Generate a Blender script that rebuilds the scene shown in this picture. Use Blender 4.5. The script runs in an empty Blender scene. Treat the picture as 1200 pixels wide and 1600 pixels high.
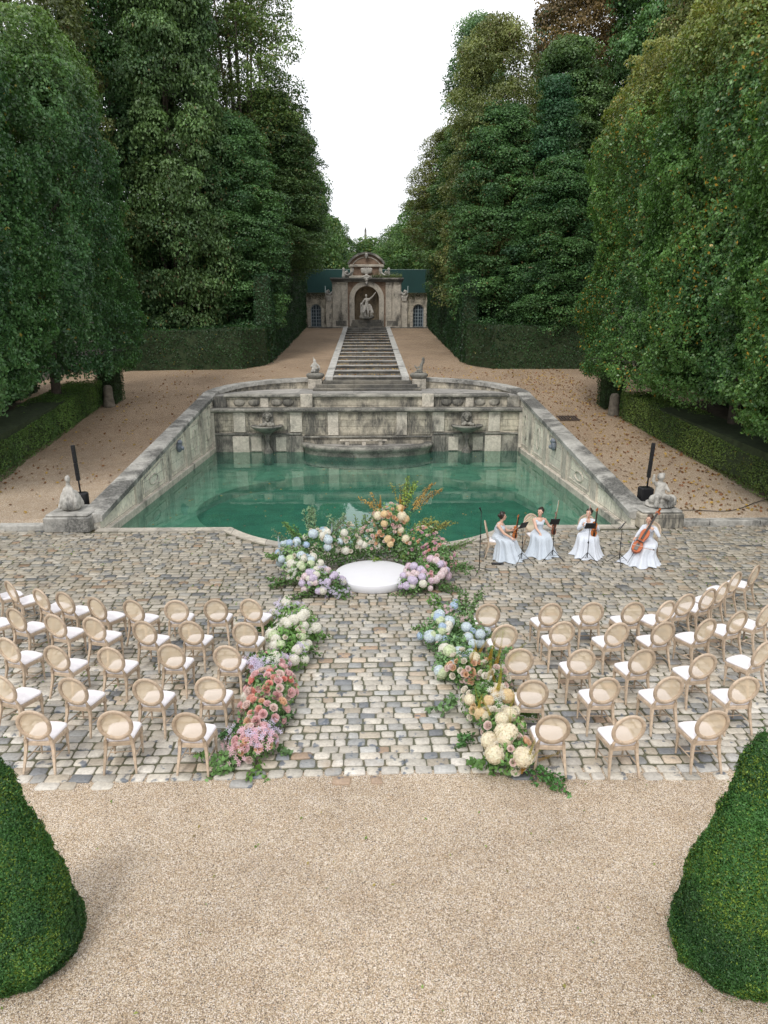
import bpy, math, random
import numpy as np
from mathutils import Vector, Matrix, Euler, noise as mnoise

R = math.radians
PI = math.pi
SC = bpy.context.scene
COL = SC.collection
rnd = random.Random(11)
nr = np.random.default_rng(7)

# ------------------------------------------------------------------ camera
cam = bpy.data.cameras.new('camera')
cam.sensor_fit = 'VERTICAL'
cam.sensor_height = 24.0
cam.lens = 24.0 * 1058 / 1600
cam.clip_start = 0.1
cam.clip_end = 3000
camo = bpy.data.objects.new('camera', cam)
camo.location = (0, 0, 6.0)
camo.rotation_euler = (R(90 - 14.8), 0, R(-1.4))
COL.objects.link(camo)
SC.camera = camo

# ------------------------------------------------------------------ sky and sun (overcast)
SUN_EL, SUN_AZ = 52, 205          # azimuth measured clockwise from +y
w = bpy.data.worlds.new('World'); SC.world = w; w.use_nodes = True
nt = w.node_tree; nt.nodes.clear()
out = nt.nodes.new('ShaderNodeOutputWorld'); bg = nt.nodes.new('ShaderNodeBackground')
sky = nt.nodes.new('ShaderNodeTexSky'); sky.sky_type = 'NISHITA'; sky.sun_disc = False
sky.sun_elevation = R(SUN_EL); sky.sun_rotation = R(SUN_AZ)
tc = nt.nodes.new('ShaderNodeTexCoord'); nz = nt.nodes.new('ShaderNodeTexNoise')
nz.inputs['Scale'].default_value = 1.6; nz.inputs['Detail'].default_value = 5
rp = nt.nodes.new('ShaderNodeValToRGB')
rp.color_ramp.elements[0].position = .3; rp.color_ramp.elements[0].color = (8.6, 8.6, 9.0, 1)
rp.color_ramp.elements[1].position = .75; rp.color_ramp.elements[1].color = (10.4, 10.4, 10.6, 1)
mx = nt.nodes.new('ShaderNodeMixRGB'); mx.inputs[0].default_value = .9
nt.links.new(tc.outputs['Generated'], nz.inputs['Vector'])
nt.links.new(nz.outputs['Fac'], rp.inputs['Fac'])
nt.links.new(sky.outputs['Color'], mx.inputs[1]); nt.links.new(rp.outputs['Color'], mx.inputs[2])
nt.links.new(mx.outputs['Color'], bg.inputs['Color']); bg.inputs['Strength'].default_value = .12
nt.links.new(bg.outputs['Background'], out.inputs['Surface'])
sl = bpy.data.lights.new('sun', 'SUN'); sl.energy = 1.5; sl.angle = R(16); sl.color = (1, .96, .9)
so = bpy.data.objects.new('sun', sl)
so.rotation_euler = (R(90 - SUN_EL), 0, R(180 - SUN_AZ)); so.location = (0, -10, 40)
COL.objects.link(so)
SC.view_settings.view_transform = 'Standard'
SC.view_settings.look = 'None'
SC.view_settings.exposure = 0.35
SC.view_settings.gamma = 1.0
SC.render.resolution_x = 768; SC.render.resolution_y = 1024
SC.render.engine = 'CYCLES'
SC.cycles.max_bounces = 7; SC.cycles.diffuse_bounces = 3; SC.cycles.transparent_max_bounces = 12

# ------------------------------------------------------------------ materials
def mat(name):
    m = bpy.data.materials.new(name); m.use_nodes = True
    n = m.node_tree; n.nodes.clear()
    o = n.nodes.new('ShaderNodeOutputMaterial'); b = n.nodes.new('ShaderNodeBsdfPrincipled')
    n.links.new(b.outputs[0], o.inputs[0])
    return m, n, b, o

def N(n, t, **kw):
    q = n.nodes.new(t)
    for k, v in kw.items():
        if k in q.inputs: q.inputs[k].default_value = v
        else: setattr(q, k, v)
    return q

def ramp(n, stops, interp='LINEAR'):
    r = n.nodes.new('ShaderNodeValToRGB'); cr = r.color_ramp; cr.interpolation = interp
    while len(cr.elements) < len(stops): cr.elements.new(.5)
    for e, (p, c) in zip(cr.elements, stops):
        e.position = p; e.color = (c[0], c[1], c[2], 1) if hasattr(c, '__len__') else (c, c, c, 1)
    return r

def mixc(n, fac, a, b, mode='MIX'):
    m = n.nodes.new('ShaderNodeMixRGB'); m.blend_type = mode
    for i, v in ((0, fac), (1, a), (2, b)):
        if hasattr(v, 'is_linked') or hasattr(v, 'links'): n.links.new(v, m.inputs[i])
        elif i == 0: m.inputs[0].default_value = v
        else: m.inputs[i].default_value = (*v, 1)
    return m.outputs[0]

def pos(n): return n.nodes.new('ShaderNodeTexCoord').outputs['Object']

def noise(n, vec, scale, detail=4, rough=.55, vscale=None):
    if vscale:
        mp = n.nodes.new('ShaderNodeMapping'); mp.inputs['Scale'].default_value = vscale
        n.links.new(vec, mp.inputs['Vector']); vec = mp.outputs[0]
    q = N(n, 'ShaderNodeTexNoise', Scale=scale, Detail=detail, Roughness=rough)
    n.links.new(vec, q.inputs['Vector'])
    return q.outputs['Fac']

def bump(n, b, h, strength=.4, dist=.01):
    q = N(n, 'ShaderNodeBump', Strength=strength, Distance=dist)
    n.links.new(h, q.inputs['Height']); n.links.new(q.outputs[0], b.inputs['Normal'])

def simple(name, col, rough=.6, metal=0, var=.12, scale=9, spec=.4):
    m, n, b, o = mat(name)
    f = noise(n, pos(n), scale)
    lo = tuple(c * (1 - var) for c in col); hi = tuple(min(1, c * (1 + var)) for c in col)
    r = ramp(n, [(.3, lo), (.7, hi)]); n.links.new(f, r.inputs[0])
    n.links.new(r.outputs[0], b.inputs['Base Color'])
    b.inputs['Roughness'].default_value = rough; b.inputs['Metallic'].default_value = metal
    b.inputs['Specular IOR Level'].default_value = spec
    return m

def leaf_mat(name, rough=.45, trans=.25, spec=.35, tint=(1.3, 1.35, .6)):
    m, n, b, o = mat(name)
    a = N(n, 'ShaderNodeAttribute', attribute_name='col')
    n.links.new(a.outputs['Color'], b.inputs['Base Color'])
    b.inputs['Roughness'].default_value = rough; b.inputs['Specular IOR Level'].default_value = spec
    if trans:
        t = N(n, 'ShaderNodeBsdfTranslucent')
        c = mixc(n, 1.0, a.outputs['Color'], tint, 'MULTIPLY'); n.links.new(c, t.inputs['Color'])
        x = N(n, 'ShaderNodeMixShader', Fac=trans)
        n.links.new(b.outputs[0], x.inputs[1]); n.links.new(t.outputs[0], x.inputs[2])
        n.links.new(x.outputs[0], o.inputs[0])
    return m

def stone_mat(name, axis='x', bw=1.1, bh=.36, base=(.42, .38, .31), dark=(.075, .075, .07), stain=.5, joints=True, streak=True, mortar=.012):
    m, n, b, o = mat(name)
    p = pos(n)
    f1 = noise(n, p, 1.3, 6, .6)
    r1 = ramp(n, [(.3, tuple(c * .72 for c in base)), (.5, base), (.75, tuple(min(1, c * 1.22) for c in base))])
    n.links.new(f1, r1.inputs[0]); c = r1.outputs[0]
    f2 = noise(n, p, 9, 5, .7); r2 = ramp(n, [(.35, (.62, .6, .56)), (.62, (1.08, 1.06, 1.02))]); n.links.new(f2, r2.inputs[0])
    c = mixc(n, .75, c, r2.outputs[0], 'MULTIPLY')
    hgt = f2
    if joints:
        s = n.nodes.new('ShaderNodeSeparateXYZ'); n.links.new(p, s.inputs[0])
        k = n.nodes.new('ShaderNodeCombineXYZ')
        n.links.new(s.outputs['X' if axis == 'x' else 'Y'], k.inputs[0]); n.links.new(s.outputs['Z'], k.inputs[1])
        dj = N(n, 'ShaderNodeTexNoise', Scale=3.0); n.links.new(p, dj.inputs['Vector'])
        ad = N(n, 'ShaderNodeMixRGB', blend_type='ADD'); ad.inputs[0].default_value = .025
        n.links.new(k.outputs[0], ad.inputs[1]); n.links.new(dj.outputs['Color'], ad.inputs[2])
        br = n.nodes.new('ShaderNodeTexBrick'); n.links.new(ad.outputs[0], br.inputs['Vector'])
        br.inputs['Scale'].default_value = 1; br.inputs['Brick Width'].default_value = bw; br.inputs['Row Height'].default_value = bh
        br.inputs['Mortar Size'].default_value = mortar; br.inputs['Mortar Smooth'].default_value = .3
        br.inputs['Color1'].default_value = (.78, .76, .72, 1); br.inputs['Color2'].default_value = (1.12, 1.08, 1.0, 1)
        br.inputs['Mortar'].default_value = (.35, .33, .3, 1)
        c = mixc(n, .8, c, br.outputs['Color'], 'MULTIPLY')
        iv = N(n, 'ShaderNodeMath', operation='SUBTRACT'); iv.inputs[0].default_value = 1; n.links.new(br.outputs['Fac'], iv.inputs[1])
        ml = N(n, 'ShaderNodeMath', operation='MULTIPLY_ADD'); n.links.new(f2, ml.inputs[0]); ml.inputs[1].default_value = .35; n.links.new(iv.outputs[0], ml.inputs[2])
        hgt = ml.outputs[0]
    # black lichen
    f3 = noise(n, p, .55 if not streak else .9, 8, .68, (1, 1, .55) if streak else None)
    lo = .64 - .28 * stain
    r3 = ramp(n, [(lo, 0.0), (lo + .13, 1.0)]); n.links.new(f3, r3.inputs[0])
    f4 = noise(n, p, 14, 6, .75, (1, 1, .16) if streak else None)
    r4 = ramp(n, [(.36, .5), (.56, 1.0)]); n.links.new(f4, r4.inputs[0])
    mk = N(n, 'ShaderNodeMath', operation='MULTIPLY'); n.links.new(r3.outputs[0], mk.inputs[0]); n.links.new(r4.outputs[0], mk.inputs[1])
    mk2 = N(n, 'ShaderNodeMath', operation='MULTIPLY'); n.links.new(mk.outputs[0], mk2.inputs[0]); mk2.inputs[1].default_value = .94
    c = mixc(n, mk2.outputs[0], c, dark)
    n.links.new(c, b.inputs['Base Color']); b.inputs['Roughness'].default_value = .85; b.inputs['Specular IOR Level'].default_value = .25
    bump(n, b, hgt, .6, .02)
    return m

M = {}
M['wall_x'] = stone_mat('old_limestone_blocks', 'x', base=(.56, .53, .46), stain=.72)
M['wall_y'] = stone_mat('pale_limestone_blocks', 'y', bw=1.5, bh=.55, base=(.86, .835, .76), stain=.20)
M['coping'] = stone_mat('lichen_coping', joints=False, base=(.46, .455, .43), stain=.66, streak=False)
M['trim'] = stone_mat('dark_cornice_stone', joints=False, base=(.38, .37, .33), stain=.85, streak=False)
M['pale'] = stone_mat('light_dressed_stone', joints=False, base=(.60, .56, .49), stain=.4)
M['lowpale'] = stone_mat('weathered_plinth_stone', joints=False, base=(.42, .40, .35), stain=.85)
M['edge'] = stone_mat('pool_edge_stone', 'x', bw=1.2, bh=5, base=(.50, .48, .44), stain=.25, streak=False)
M['statue'] = stone_mat('carved_limestone', joints=False, base=(.52, .51, .48), stain=.55)
M['marble'] = stone_mat('white_marble', joints=False, base=(.62, .60, .56), stain=.25)
M['step'] = stone_mat('stair_stone', 'x', bw=1.6, bh=5, base=(.27, .26, .235), stain=.72, streak=False)
M['ramp'] = stone_mat('stair_flank_stone', joints=False, base=(.50, .50, .48), stain=.3, streak=False)
M['tread'] = stone_mat('pale_tread', 'x', bw=1.6, bh=5, base=(.40, .40, .40), stain=.35, streak=False)  # paler, less stained stone than the step bodies

def brick_mat():
    m, n, b, o = mat('weathered_brick')
    s = n.nodes.new('ShaderNodeSeparateXYZ'); n.links.new(pos(n), s.inputs[0])
    k = n.nodes.new('ShaderNodeCombineXYZ'); n.links.new(s.outputs['X'], k.inputs[0]); n.links.new(s.outputs['Z'], k.inputs[1])
    br = N(n, 'ShaderNodeTexBrick'); n.links.new(k.outputs[0], br.inputs['Vector'])
    br.inputs['Scale'].default_value = 1; br.inputs['Brick Width'].default_value = .24; br.inputs['Row Height'].default_value = .08
    br.inputs['Mortar Size'].default_value = .008
    br.inputs['Color1'].default_value = (.25, .15, .105, 1); br.inputs['Color2'].default_value = (.33, .22, .15, 1); br.inputs['Mortar'].default_value = (.3, .26, .2, 1)
    f = noise(n, pos(n), 2, 6); r = ramp(n, [(.35, (.45, .42, .38)), (.6, (1, 1, 1))]); n.links.new(f, r.inputs[0])
    n.links.new(mixc(n, .8, br.outputs['Color'], r.outputs[0], 'MULTIPLY'), b.inputs['Base Color']); b.inputs['Roughness'].default_value = .9
    return m
M['brick'] = brick_mat()

def gravel_mat():
    m, n, b, o = mat('gravel')
    p = pos(n)
    v = N(n, 'ShaderNodeTexVoronoi', Scale=120); n.links.new(p, v.inputs['Vector'])
    s = n.nodes.new('ShaderNodeSeparateColor'); n.links.new(v.outputs['Color'], s.inputs[0])
    r = ramp(n, [(0, (.12, .105, .095)), (.10, (.27, .22, .17)), (.30, (.44, .355, .245)), (.5, (.54, .45, .32)), (.68, (.64, .57, .45)), (.86, (.76, .71, .63)), (1, (.92, .89, .84))])
    n.links.new(s.outputs[0], r.inputs[0]); c = r.outputs[0]
    v2 = N(n, 'ShaderNodeTexVoronoi', Scale=58); n.links.new(p, v2.inputs['Vector'])
    s2 = n.nodes.new('ShaderNodeSeparateColor'); n.links.new(v2.outputs['Color'], s2.inputs[0])
    rs = ramp(n, [(0, (.13, .12, .12)), (.25, (.30, .23, .19)), (.5, (.62, .46, .31)), (.7, (.80, .76, .72)), (1, (.95, .94, .92))], 'CONSTANT'); n.links.new(s2.outputs[1], rs.inputs[0])
    th = ramp(n, [(.80, 0.0), (.81, 1.0)]); n.links.new(s2.outputs[0], th.inputs[0])
    dd_ = ramp(n, [(.38, 1.0), (.46, 0.0)]); n.links.new(v2.outputs['Distance'], dd_.inputs[0])
    mm = N(n, 'ShaderNodeMath', operation='MULTIPLY'); n.links.new(th.outputs[0], mm.inputs[0]); n.links.new(dd_.outputs[0], mm.inputs[1])
    c = mixc(n, mm.outputs[0], c, rs.outputs[0])
    r2 = ramp(n, [(0, 1.0), (.55, .98), (.9, .42)]); 
    dm = N(n, 'ShaderNodeMath', operation='MULTIPLY'); n.links.new(v.outputs['Distance'], dm.inputs[0]); dm.inputs[1].default_value = 1.1
    n.links.new(dm.outputs[0], r2.inputs[0]); c = mixc(n, .75, c, r2.outputs[0], 'MULTIPLY')
    f = noise(n, p, .35, 6, .6); r3 = ramp(n, [(.32, (.76, .71, .665)), (.62, (.98, .925, .87))]); n.links.new(f, r3.inputs[0])
    c = mixc(n, 1, c, r3.outputs[0], 'MULTIPLY')
    f5 = noise(n, p, 3.2, 5, .65); r5 = ramp(n, [(.35, (.93, .89, .85)), (.6, (1.04, 1.04, 1.05))]); n.links.new(f5, r5.inputs[0])
    c = mixc(n, .8, c, r5.outputs[0], 'MULTIPLY')
    # the sloping paths beyond the pool are laid with a browner, duller gravel
    sp = n.nodes.new('ShaderNodeSeparateXYZ'); n.links.new(p, sp.inputs[0])
    mr = N(n, 'ShaderNodeMapRange'); n.links.new(sp.outputs['Y'], mr.inputs[0]); mr.inputs[1].default_value = 19; mr.inputs[2].default_value = 30
    c = mixc(n, mr.outputs[0], c, mixc(n, 1, c, (.71, .645, .585), 'MULTIPLY'))
    n.links.new(c, b.inputs['Base Color']); b.inputs['Roughness'].default_value = .9; b.inputs['Specular IOR Level'].default_value = .15
    iv = N(n, 'ShaderNodeMath', operation='SUBTRACT'); iv.inputs[0].default_value = 1; n.links.new(v.outputs['Distance'], iv.inputs[1])
    bump(n, b, iv.outputs[0], .7, .008)
    return m
M['gravel'] = gravel_mat()

def cobble_mat():
    m, n, b, o = mat('sandstone_setts')
    a = N(n, 'ShaderNodeAttribute', attribute_name='col'); p = pos(n)
    f = noise(n, p, 22, 6, .7); r = ramp(n, [(.33, (.68, .67, .66)), (.6, (1.08, 1.08, 1.06))]); n.links.new(f, r.inputs[0])
    c = mixc(n, .8, a.outputs['Color'], r.outputs[0], 'MULTIPLY')
    # slate-dark blotches of wear
    f2 = noise(n, p, 5.2, 4, .55); r2 = ramp(n, [(.60, 0.0), (.655, .85)]); n.links.new(f2, r2.inputs[0])
    c = mixc(n, r2.outputs[0], c, (.10, .12, .15))
    # iron-brown veins
    f3 = noise(n, p, 1.1, 5, .6); r3 = ramp(n, [(.58, 0.0), (.72, .45)]); n.links.new(f3, r3.inputs[0])
    c = mixc(n, r3.outputs[0], c, (.33, .22, .12))
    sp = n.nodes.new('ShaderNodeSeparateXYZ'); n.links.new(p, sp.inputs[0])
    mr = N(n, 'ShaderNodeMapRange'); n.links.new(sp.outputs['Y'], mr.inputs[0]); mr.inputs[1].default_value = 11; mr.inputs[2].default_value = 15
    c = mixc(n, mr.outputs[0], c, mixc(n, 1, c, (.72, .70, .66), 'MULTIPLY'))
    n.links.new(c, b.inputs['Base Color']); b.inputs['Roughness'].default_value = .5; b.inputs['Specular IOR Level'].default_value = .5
    bump(n, b, f, .5, .012)
    return m
M['cobble'] = cobble_mat()

def bed_mat():
    m, n, b, o = mat('mossy_joint_earth')
    f = noise(n, pos(n), 2.2, 6, .7)
    r = ramp(n, [(.35, (.10, .085, .06)), (.5, (.07, .08, .035)), (.68, (.045, .075, .02))]); n.links.new(f, r.inputs[0])
    n.links.new(r.outputs[0], b.inputs['Base Color']); b.inputs['Roughness'].default_value = .95
    bump(n, b, noise(n, pos(n), 60, 3), .8, .01)
    return m
M['bed'] = bed_mat()

def water_mat():
    m, n, b, o = mat('green_pool_water')
    n.nodes.remove(b)
    g = N(n, 'ShaderNodeBsdfGlossy', Roughness=.012); g.inputs['Color'].default_value = (.95, 1, .97, 1)
    t = N(n, 'ShaderNodeBsdfTransparent'); t.inputs['Color'].default_value = (.50, .77, .68, 1)
    dsf = N(n, 'ShaderNodeBsdfDiffuse'); dsf.inputs['Color'].default_value = (.065, .185, .145, 1)
    mb = N(n, 'ShaderNodeMixShader', Fac=.30); n.links.new(t.outputs[0], mb.inputs[1]); n.links.new(dsf.outputs[0], mb.inputs[2])
    fr = N(n, 'ShaderNodeFresnel', IOR=1.34)
    mxs = N(n, 'ShaderNodeMixShader'); n.links.new(fr.outputs[0], mxs.inputs[0]); n.links.new(mb.outputs[0], mxs.inputs[1]); n.links.new(g.outputs[0], mxs.inputs[2])
    n.links.new(mxs.outputs[0], o.inputs[0])
    h = noise(n, pos(n), 2.6, 3, .5, (1, .6, 1))
    q = N(n, 'ShaderNodeBump', Strength=.07, Distance=.02); n.links.new(h, q.inputs['Height'])
    n.links.new(q.outputs[0], g.inputs['Normal']); n.links.new(q.outputs[0], fr.inputs['Normal'])
    return m
M['water'] = water_mat()
M['floor_deep'] = simple('algae_basin_floor', (.11, .29, .21), .9, var=.35, scale=1.1)
M['floor_light'] = simple('pale_basin_ledge', (.40, .50, .40), .9, var=.3, scale=1.4)

M['wood'] = simple('limed_oak', (.47, .375, .28), .55, var=.25, scale=14)
n_ = M['wood'].node_tree; b_ = [q for q in n_.nodes if q.type == 'BSDF_PRINCIPLED'][0]; src = b_.inputs['Base Color'].links[0].from_socket
oi = n_.nodes.new('ShaderNodeObjectInfo'); rw = ramp(n_, [(0, (.80, .78, .75)), (1, (1.14, 1.13, 1.12))]); n_.links.new(oi.outputs['Random'], rw.inputs[0])
n_.links.new(mixc(n_, 1, src, rw.outputs[0], 'MULTIPLY'), b_.inputs['Base Color'])
M['seat'] = simple('white_seat_linen', (.80, .77, .78), .85, var=.03, scale=30)
def cane_mat():
    m, n, b, o = mat('woven_cane')
    b.inputs['Base Color'].default_value = (.80, .66, .47, 1); b.inputs['Roughness'].default_value = .6
    t = N(n, 'ShaderNodeBsdfTransparent')
    x = N(n, 'ShaderNodeMixShader', Fac=.36); n.links.new(b.outputs[0], x.inputs[1]); n.links.new(t.outputs[0], x.inputs[2]); n.links.new(x.outputs[0], o.inputs[0])
    wv = noise(n, pos(n), 120, 2); bump(n, b, wv, .3, .004)
    return m
M['cane'] = cane_mat()
M['leaf'] = leaf_mat('foliage')
M['leaf_gloss'] = leaf_mat('hornbeam_foliage', .38, .22, .45)
M['petal'] = leaf_mat('petals', .7, .5, .2, (1.05, 1.0, .95))
M['bark'] = simple('bark', (.085, .07, .055), .9, var=.4, scale=6)
M['dark_ground'] = simple('dark_ground_cover', (.055, .045, .03), .95, var=.5, scale=3)  # dark ground colour, added for the gloom under the trees; also far ground
M['core'] = simple('dark_core_fill', (.030, .045, .018), .95, var=.4, scale=5)  # dark fill painted for the shaded insides of hedges and cones
M['black'] = simple('black_plastic', (.012, .012, .014), .45, var=.1)
M['metal'] = simple('black_metal', (.015, .015, .017), .35, .3, var=.1)
M['paper'] = simple('sheet_paper', (.7, .7, .68), .8, var=.03)
M['white'] = simple('white_stage_cloth', (.66, .66, .685), .75, var=.015, scale=5)
M['skin'] = simple('skin', (.60, .38, .28), .5, var=.05, scale=5)
M['hair'] = simple('dark_hair', (.022, .014, .010), .4, var=.3, scale=40)
M['hair_brown'] = simple('brown_hair', (.07, .045, .03), .4, var=.3, scale=40)
M['lips'] = simple('lips', (.42, .12, .10), .5, var=.05)
M['eye'] = simple('eyes', (.02, .015, .012), .3, var=.05)
M['violin'] = simple('violin_varnish', (.42, .13, .03), .22, var=.3, scale=10, spec=.6)
M['cello'] = simple('cello_varnish', (.42, .095, .02), .4, var=.25, scale=5, spec=.2)
M['ebony'] = simple('ebony', (.015, .012, .01), .35, var=.1)
M['dark_violin'] = simple('dark_violin_varnish', (.16, .05, .02), .22, var=.3, scale=10, spec=.6)
def dress(name, col):
    m, n, b, o = mat(name)
    f = noise(n, pos(n), 26, 5, .6, (1, 1, .12)); r = ramp(n, [(.3, tuple(c * .86 for c in col)), (.7, col)]); n.links.new(f, r.inputs[0])
    n.links.new(r.outputs[0], b.inputs['Base Color']); b.inputs['Roughness'].default_value = .8
    b.inputs['Sheen Weight'].default_value = .3; bump(n, b, f, .35, .02)
    return m
M['dress_grey'] = dress('pale_grey_tulle', (.52, .58, .64)); M['dress_white'] = dress('white_tulle', (.64, .68, .74))
M['screen'] = simple('dark_green_screen_cloth', (.014, .055, .050), .8, var=.12, scale=.6)
M['steel'] = simple('painted_steel', (.22, .28, .27), .5, var=.1)
M['window'] = simple('blue_grey_glass', (.05, .07, .09), .15, var=.2, scale=2)
M['winframe'] = simple('blue_grey_frame', (.30, .36, .40), .5, var=.1)
M['bollard'] = simple('old_stone_post', (.16, .14, .11), .9, var=.4, scale=5)
M['rust'] = simple('rusty_grate', (.07, .05, .04), .8, var=.4, scale=20)
M['niche'] = stone_mat('niche_plaster', joints=False, base=(.33, .27, .19), stain=.35)
M['blob_moss'] = leaf_mat('moss_and_plants', .8, .1)

# ------------------------------------------------------------------ object helpers
def tag(o, label=None, cat=None, group=None, kind=None):
    if label: o['label'] = label
    if cat: o['category'] = cat
    if group: o['group'] = group
    if kind: o['kind'] = kind
    return o

def link(name, me, m=None, parent=None, loc=None):
    o = bpy.data.objects.new(name, me); COL.objects.link(o)
    if m is not None and me is not None:
        for mm in (m if isinstance(m, (list, tuple)) else [m]): me.materials.append(mm)
    if parent is not None: o.parent = parent
    if loc is not None: o.location = loc
    return o

def empty(name, label, cat, loc=(0, 0, 0), rz=0, group=None):
    o = bpy.data.objects.new(name, None); COL.objects.link(o); o.empty_display_size = .2
    o.location = loc; o.rotation_euler = (0, 0, rz)
    return tag(o, label, cat, group)

def copy_tree(o, parent=None):
    c = o.copy(); COL.objects.link(c); c.parent = parent
    for ch in list(o.children): copy_tree(ch, c)
    return c

class MB:
    def __init__(s): s.v = []; s.f = []; s.mi = []; s.cur = 0; s.sm = []
    def add(s, vs, fs, smooth=False, T=None):
        o = len(s.v)
        if T is not None: vs = [T @ Vector(p) for p in vs]
        s.v += [tuple(p) for p in vs]; s.f += [tuple(i + o for i in q) for q in fs]
        s.mi += [s.cur] * len(fs); s.sm += [smooth] * len(fs)
    def box(s, x0, x1, y0, y1, z0, z1, bev=0, T=None):
        if bev <= 0:
            vs = [(x, y, z) for z in (z0, z1) for (x, y) in ((x0, y0), (x1, y0), (x1, y1), (x0, y1))]
            s.add(vs, [(3, 2, 1, 0), (4, 5, 6, 7), (0, 1, 5, 4), (1, 2, 6, 5), (2, 3, 7, 6), (3, 0, 4, 7)], T=T)
            return
        b = bev; vs = []
        for z, e in ((z0, b), (z0 + b, 0), (z1 - b, 0), (z1, b)):
            X0, X1, Y0, Y1 = x0 + e, x1 - e, y0 + e, y1 - e; c = b
            vs += [(X0 + c, Y0, z), (X1 - c, Y0, z), (X1, Y0 + c, z), (X1, Y1 - c, z), (X1 - c, Y1, z), (X0 + c, Y1, z), (X0, Y1 - c, z), (X0, Y0 + c, z)]
        fs = [tuple(range(7, -1, -1)), tuple(range(24, 32))]
        for k in range(3):
            for i in range(8): fs.append((k * 8 + i, k * 8 + (i + 1) % 8, (k + 1) * 8 + (i + 1) % 8, (k + 1) * 8 + i))
        s.add(vs, fs, T=T)
    def tube(s, pts, rad, n=8, cap=True, smooth=True, T=None):
        pts = [Vector(p) for p in pts]; m = len(pts)
        if not hasattr(rad, '__len__'): rad = [rad] * m
        vs = []; fs = []; prev = None
        for i, p in enumerate(pts):
            d = (pts[min(i + 1, m - 1)] - pts[max(i - 1, 0)]).normalized()
            if prev is None:
                a = Vector((0, 0, 1)) if abs(d.z) < .9 else Vector((1, 0, 0)); u = d.cross(a).normalized()
            else: u = (prev - d * prev.dot(d)).normalized()
            prev = u; q = d.cross(u)
            for k in range(n):
                t = 2 * PI * k / n; vs.append(p + (u * math.cos(t) + q * math.sin(t)) * rad[i])
        for i in range(m - 1):
            for k in range(n): fs.append((i * n + k, i * n + (k + 1) % n, (i + 1) * n + (k + 1) % n, (i + 1) * n + k))
        if cap: fs.append(tuple(range(n - 1, -1, -1))); fs.append(tuple(range((m - 1) * n, m * n)))
        s.add(vs, fs, smooth, T)
    def lathe(s, prof, n=20, c=(0, 0, 0), smooth=True, T=None, sx=1, sy=1, a0=0, a1=2 * PI):
        full = abs(a1 - a0 - 2 * PI) < 1e-6; nn = n if full else n + 1
        vs = []; fs = []
        for r, z in prof:
            for k in range(nn):
                t = a0 + (a1 - a0) * k / n
                vs.append((c[0] + r * sx * math.cos(t), c[1] + r * sy * math.sin(t), c[2] + z))
        for i in range(len(prof) - 1):
            for k in range(n):
                k2 = (k + 1) % nn; fs.append((i * nn + k, i * nn + k2, (i + 1) * nn + k2, (i + 1) * nn + k))
        if full:
            if prof[0][0] > 1e-4: fs.append(tuple(range(n - 1, -1, -1)))
            if prof[-1][0] > 1e-4: fs.append(tuple(range((len(prof) - 1) * n, len(prof) * n)))
        s.add(vs, fs, smooth, T)
    def loft(s, rings, closed=True, cap=True, smooth=True, T=None):
        n = len(rings[0]); vs = [p for r in rings for p in r]; fs = []
        for i in range(len(rings) - 1):
            for k in range(n if closed else n - 1):
                fs.append((i * n + k, i * n + (k + 1) % n, (i + 1) * n + (k + 1) % n, (i + 1) * n + k))
        if cap: fs.append(tuple(range(n - 1, -1, -1))); fs.append(tuple(range((len(rings) - 1) * n, len(rings) * n)))
        s.add(vs, fs, smooth, T)
    def prism(s, poly, a, b, axis='y', T=None):
        # poly (u,v) -> extruded along axis between a and b
        def P(u, v, t): return (u, t, v) if axis == 'y' else ((t, u, v) if axis == 'x' else (u, v, t))
        n = len(poly); vs = [P(u, v, a) for u, v in poly] + [P(u, v, b) for u, v in poly]
        fs = [tuple(range(n)), tuple(range(2 * n - 1, n - 1, -1))] + [(i, i + n, (i + 1) % n + n, (i + 1) % n) for i in range(n)]
        s.add(vs, fs, T=T)
    def blob(s, c, r, n=8, T=None, sc=(1, 1, 1), jit=0):
        prof = []; vs = []; fs = []
        m = n // 2 + 1
        for i in range(m + 1):
            a = -PI / 2 + PI * i / m
            for k in range(n):
                t = 2 * PI * k / n; j = 1 + jit * (rnd.random() - .5)
                vs.append((c[0] + r * sc[0] * math.cos(a) * math.cos(t) * j, c[1] + r * sc[1] * math.cos(a) * math.sin(t) * j, c[2] + r * sc[2] * math.sin(a) * j))
        for i in range(m):
            for k in range(n): fs.append((i * n + k, i * n + (k + 1) % n, (i + 1) * n + (k + 1) % n, (i + 1) * n + k))
        s.add(vs, fs, True, T)
    def mesh(s, name='mesh'):
        me = bpy.data.meshes.new(name); me.from_pydata(s.v, [], s.f); me.validate(clean_customdata=False)
        if len(me.polygons) == len(s.mi):
            me.polygons.foreach_set('material_index', s.mi); me.polygons.foreach_set('use_smooth', s.sm)
        me.update(); return me
    def build(s, name, m, parent=None, loc=None):
        return link(name, s.mesh(name), m, parent, loc)

def fixnormals(me):
    import bmesh
    b = bmesh.new(); b.from_mesh(me); bmesh.ops.recalc_face_normals(b, faces=b.faces); b.to_mesh(me); b.free()

def quads(name, V, col, m=None):
    """V (n,4,3) array of quads, col (n,3)"""
    n = len(V); me = bpy.data.meshes.new(name)
    me.vertices.add(n * 4); me.vertices.foreach_set('co', V.reshape(-1).astype(np.float32))
    me.loops.add(n * 4); me.loops.foreach_set('vertex_index', np.arange(n * 4, dtype=np.int32))
    me.polygons.add(n); me.polygons.foreach_set('loop_start', np.arange(0, n * 4, 4, dtype=np.int32))
    a = me.attributes.new('col', 'FLOAT_COLOR', 'POINT')
    c4 = np.ones((n, 4, 4), np.float32); c4[:, :, :3] = col[:, None, :]
    a.data.foreach_set('color', c4.reshape(-1)); me.update()
    if m: me.materials.append(m)
    return me

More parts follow.
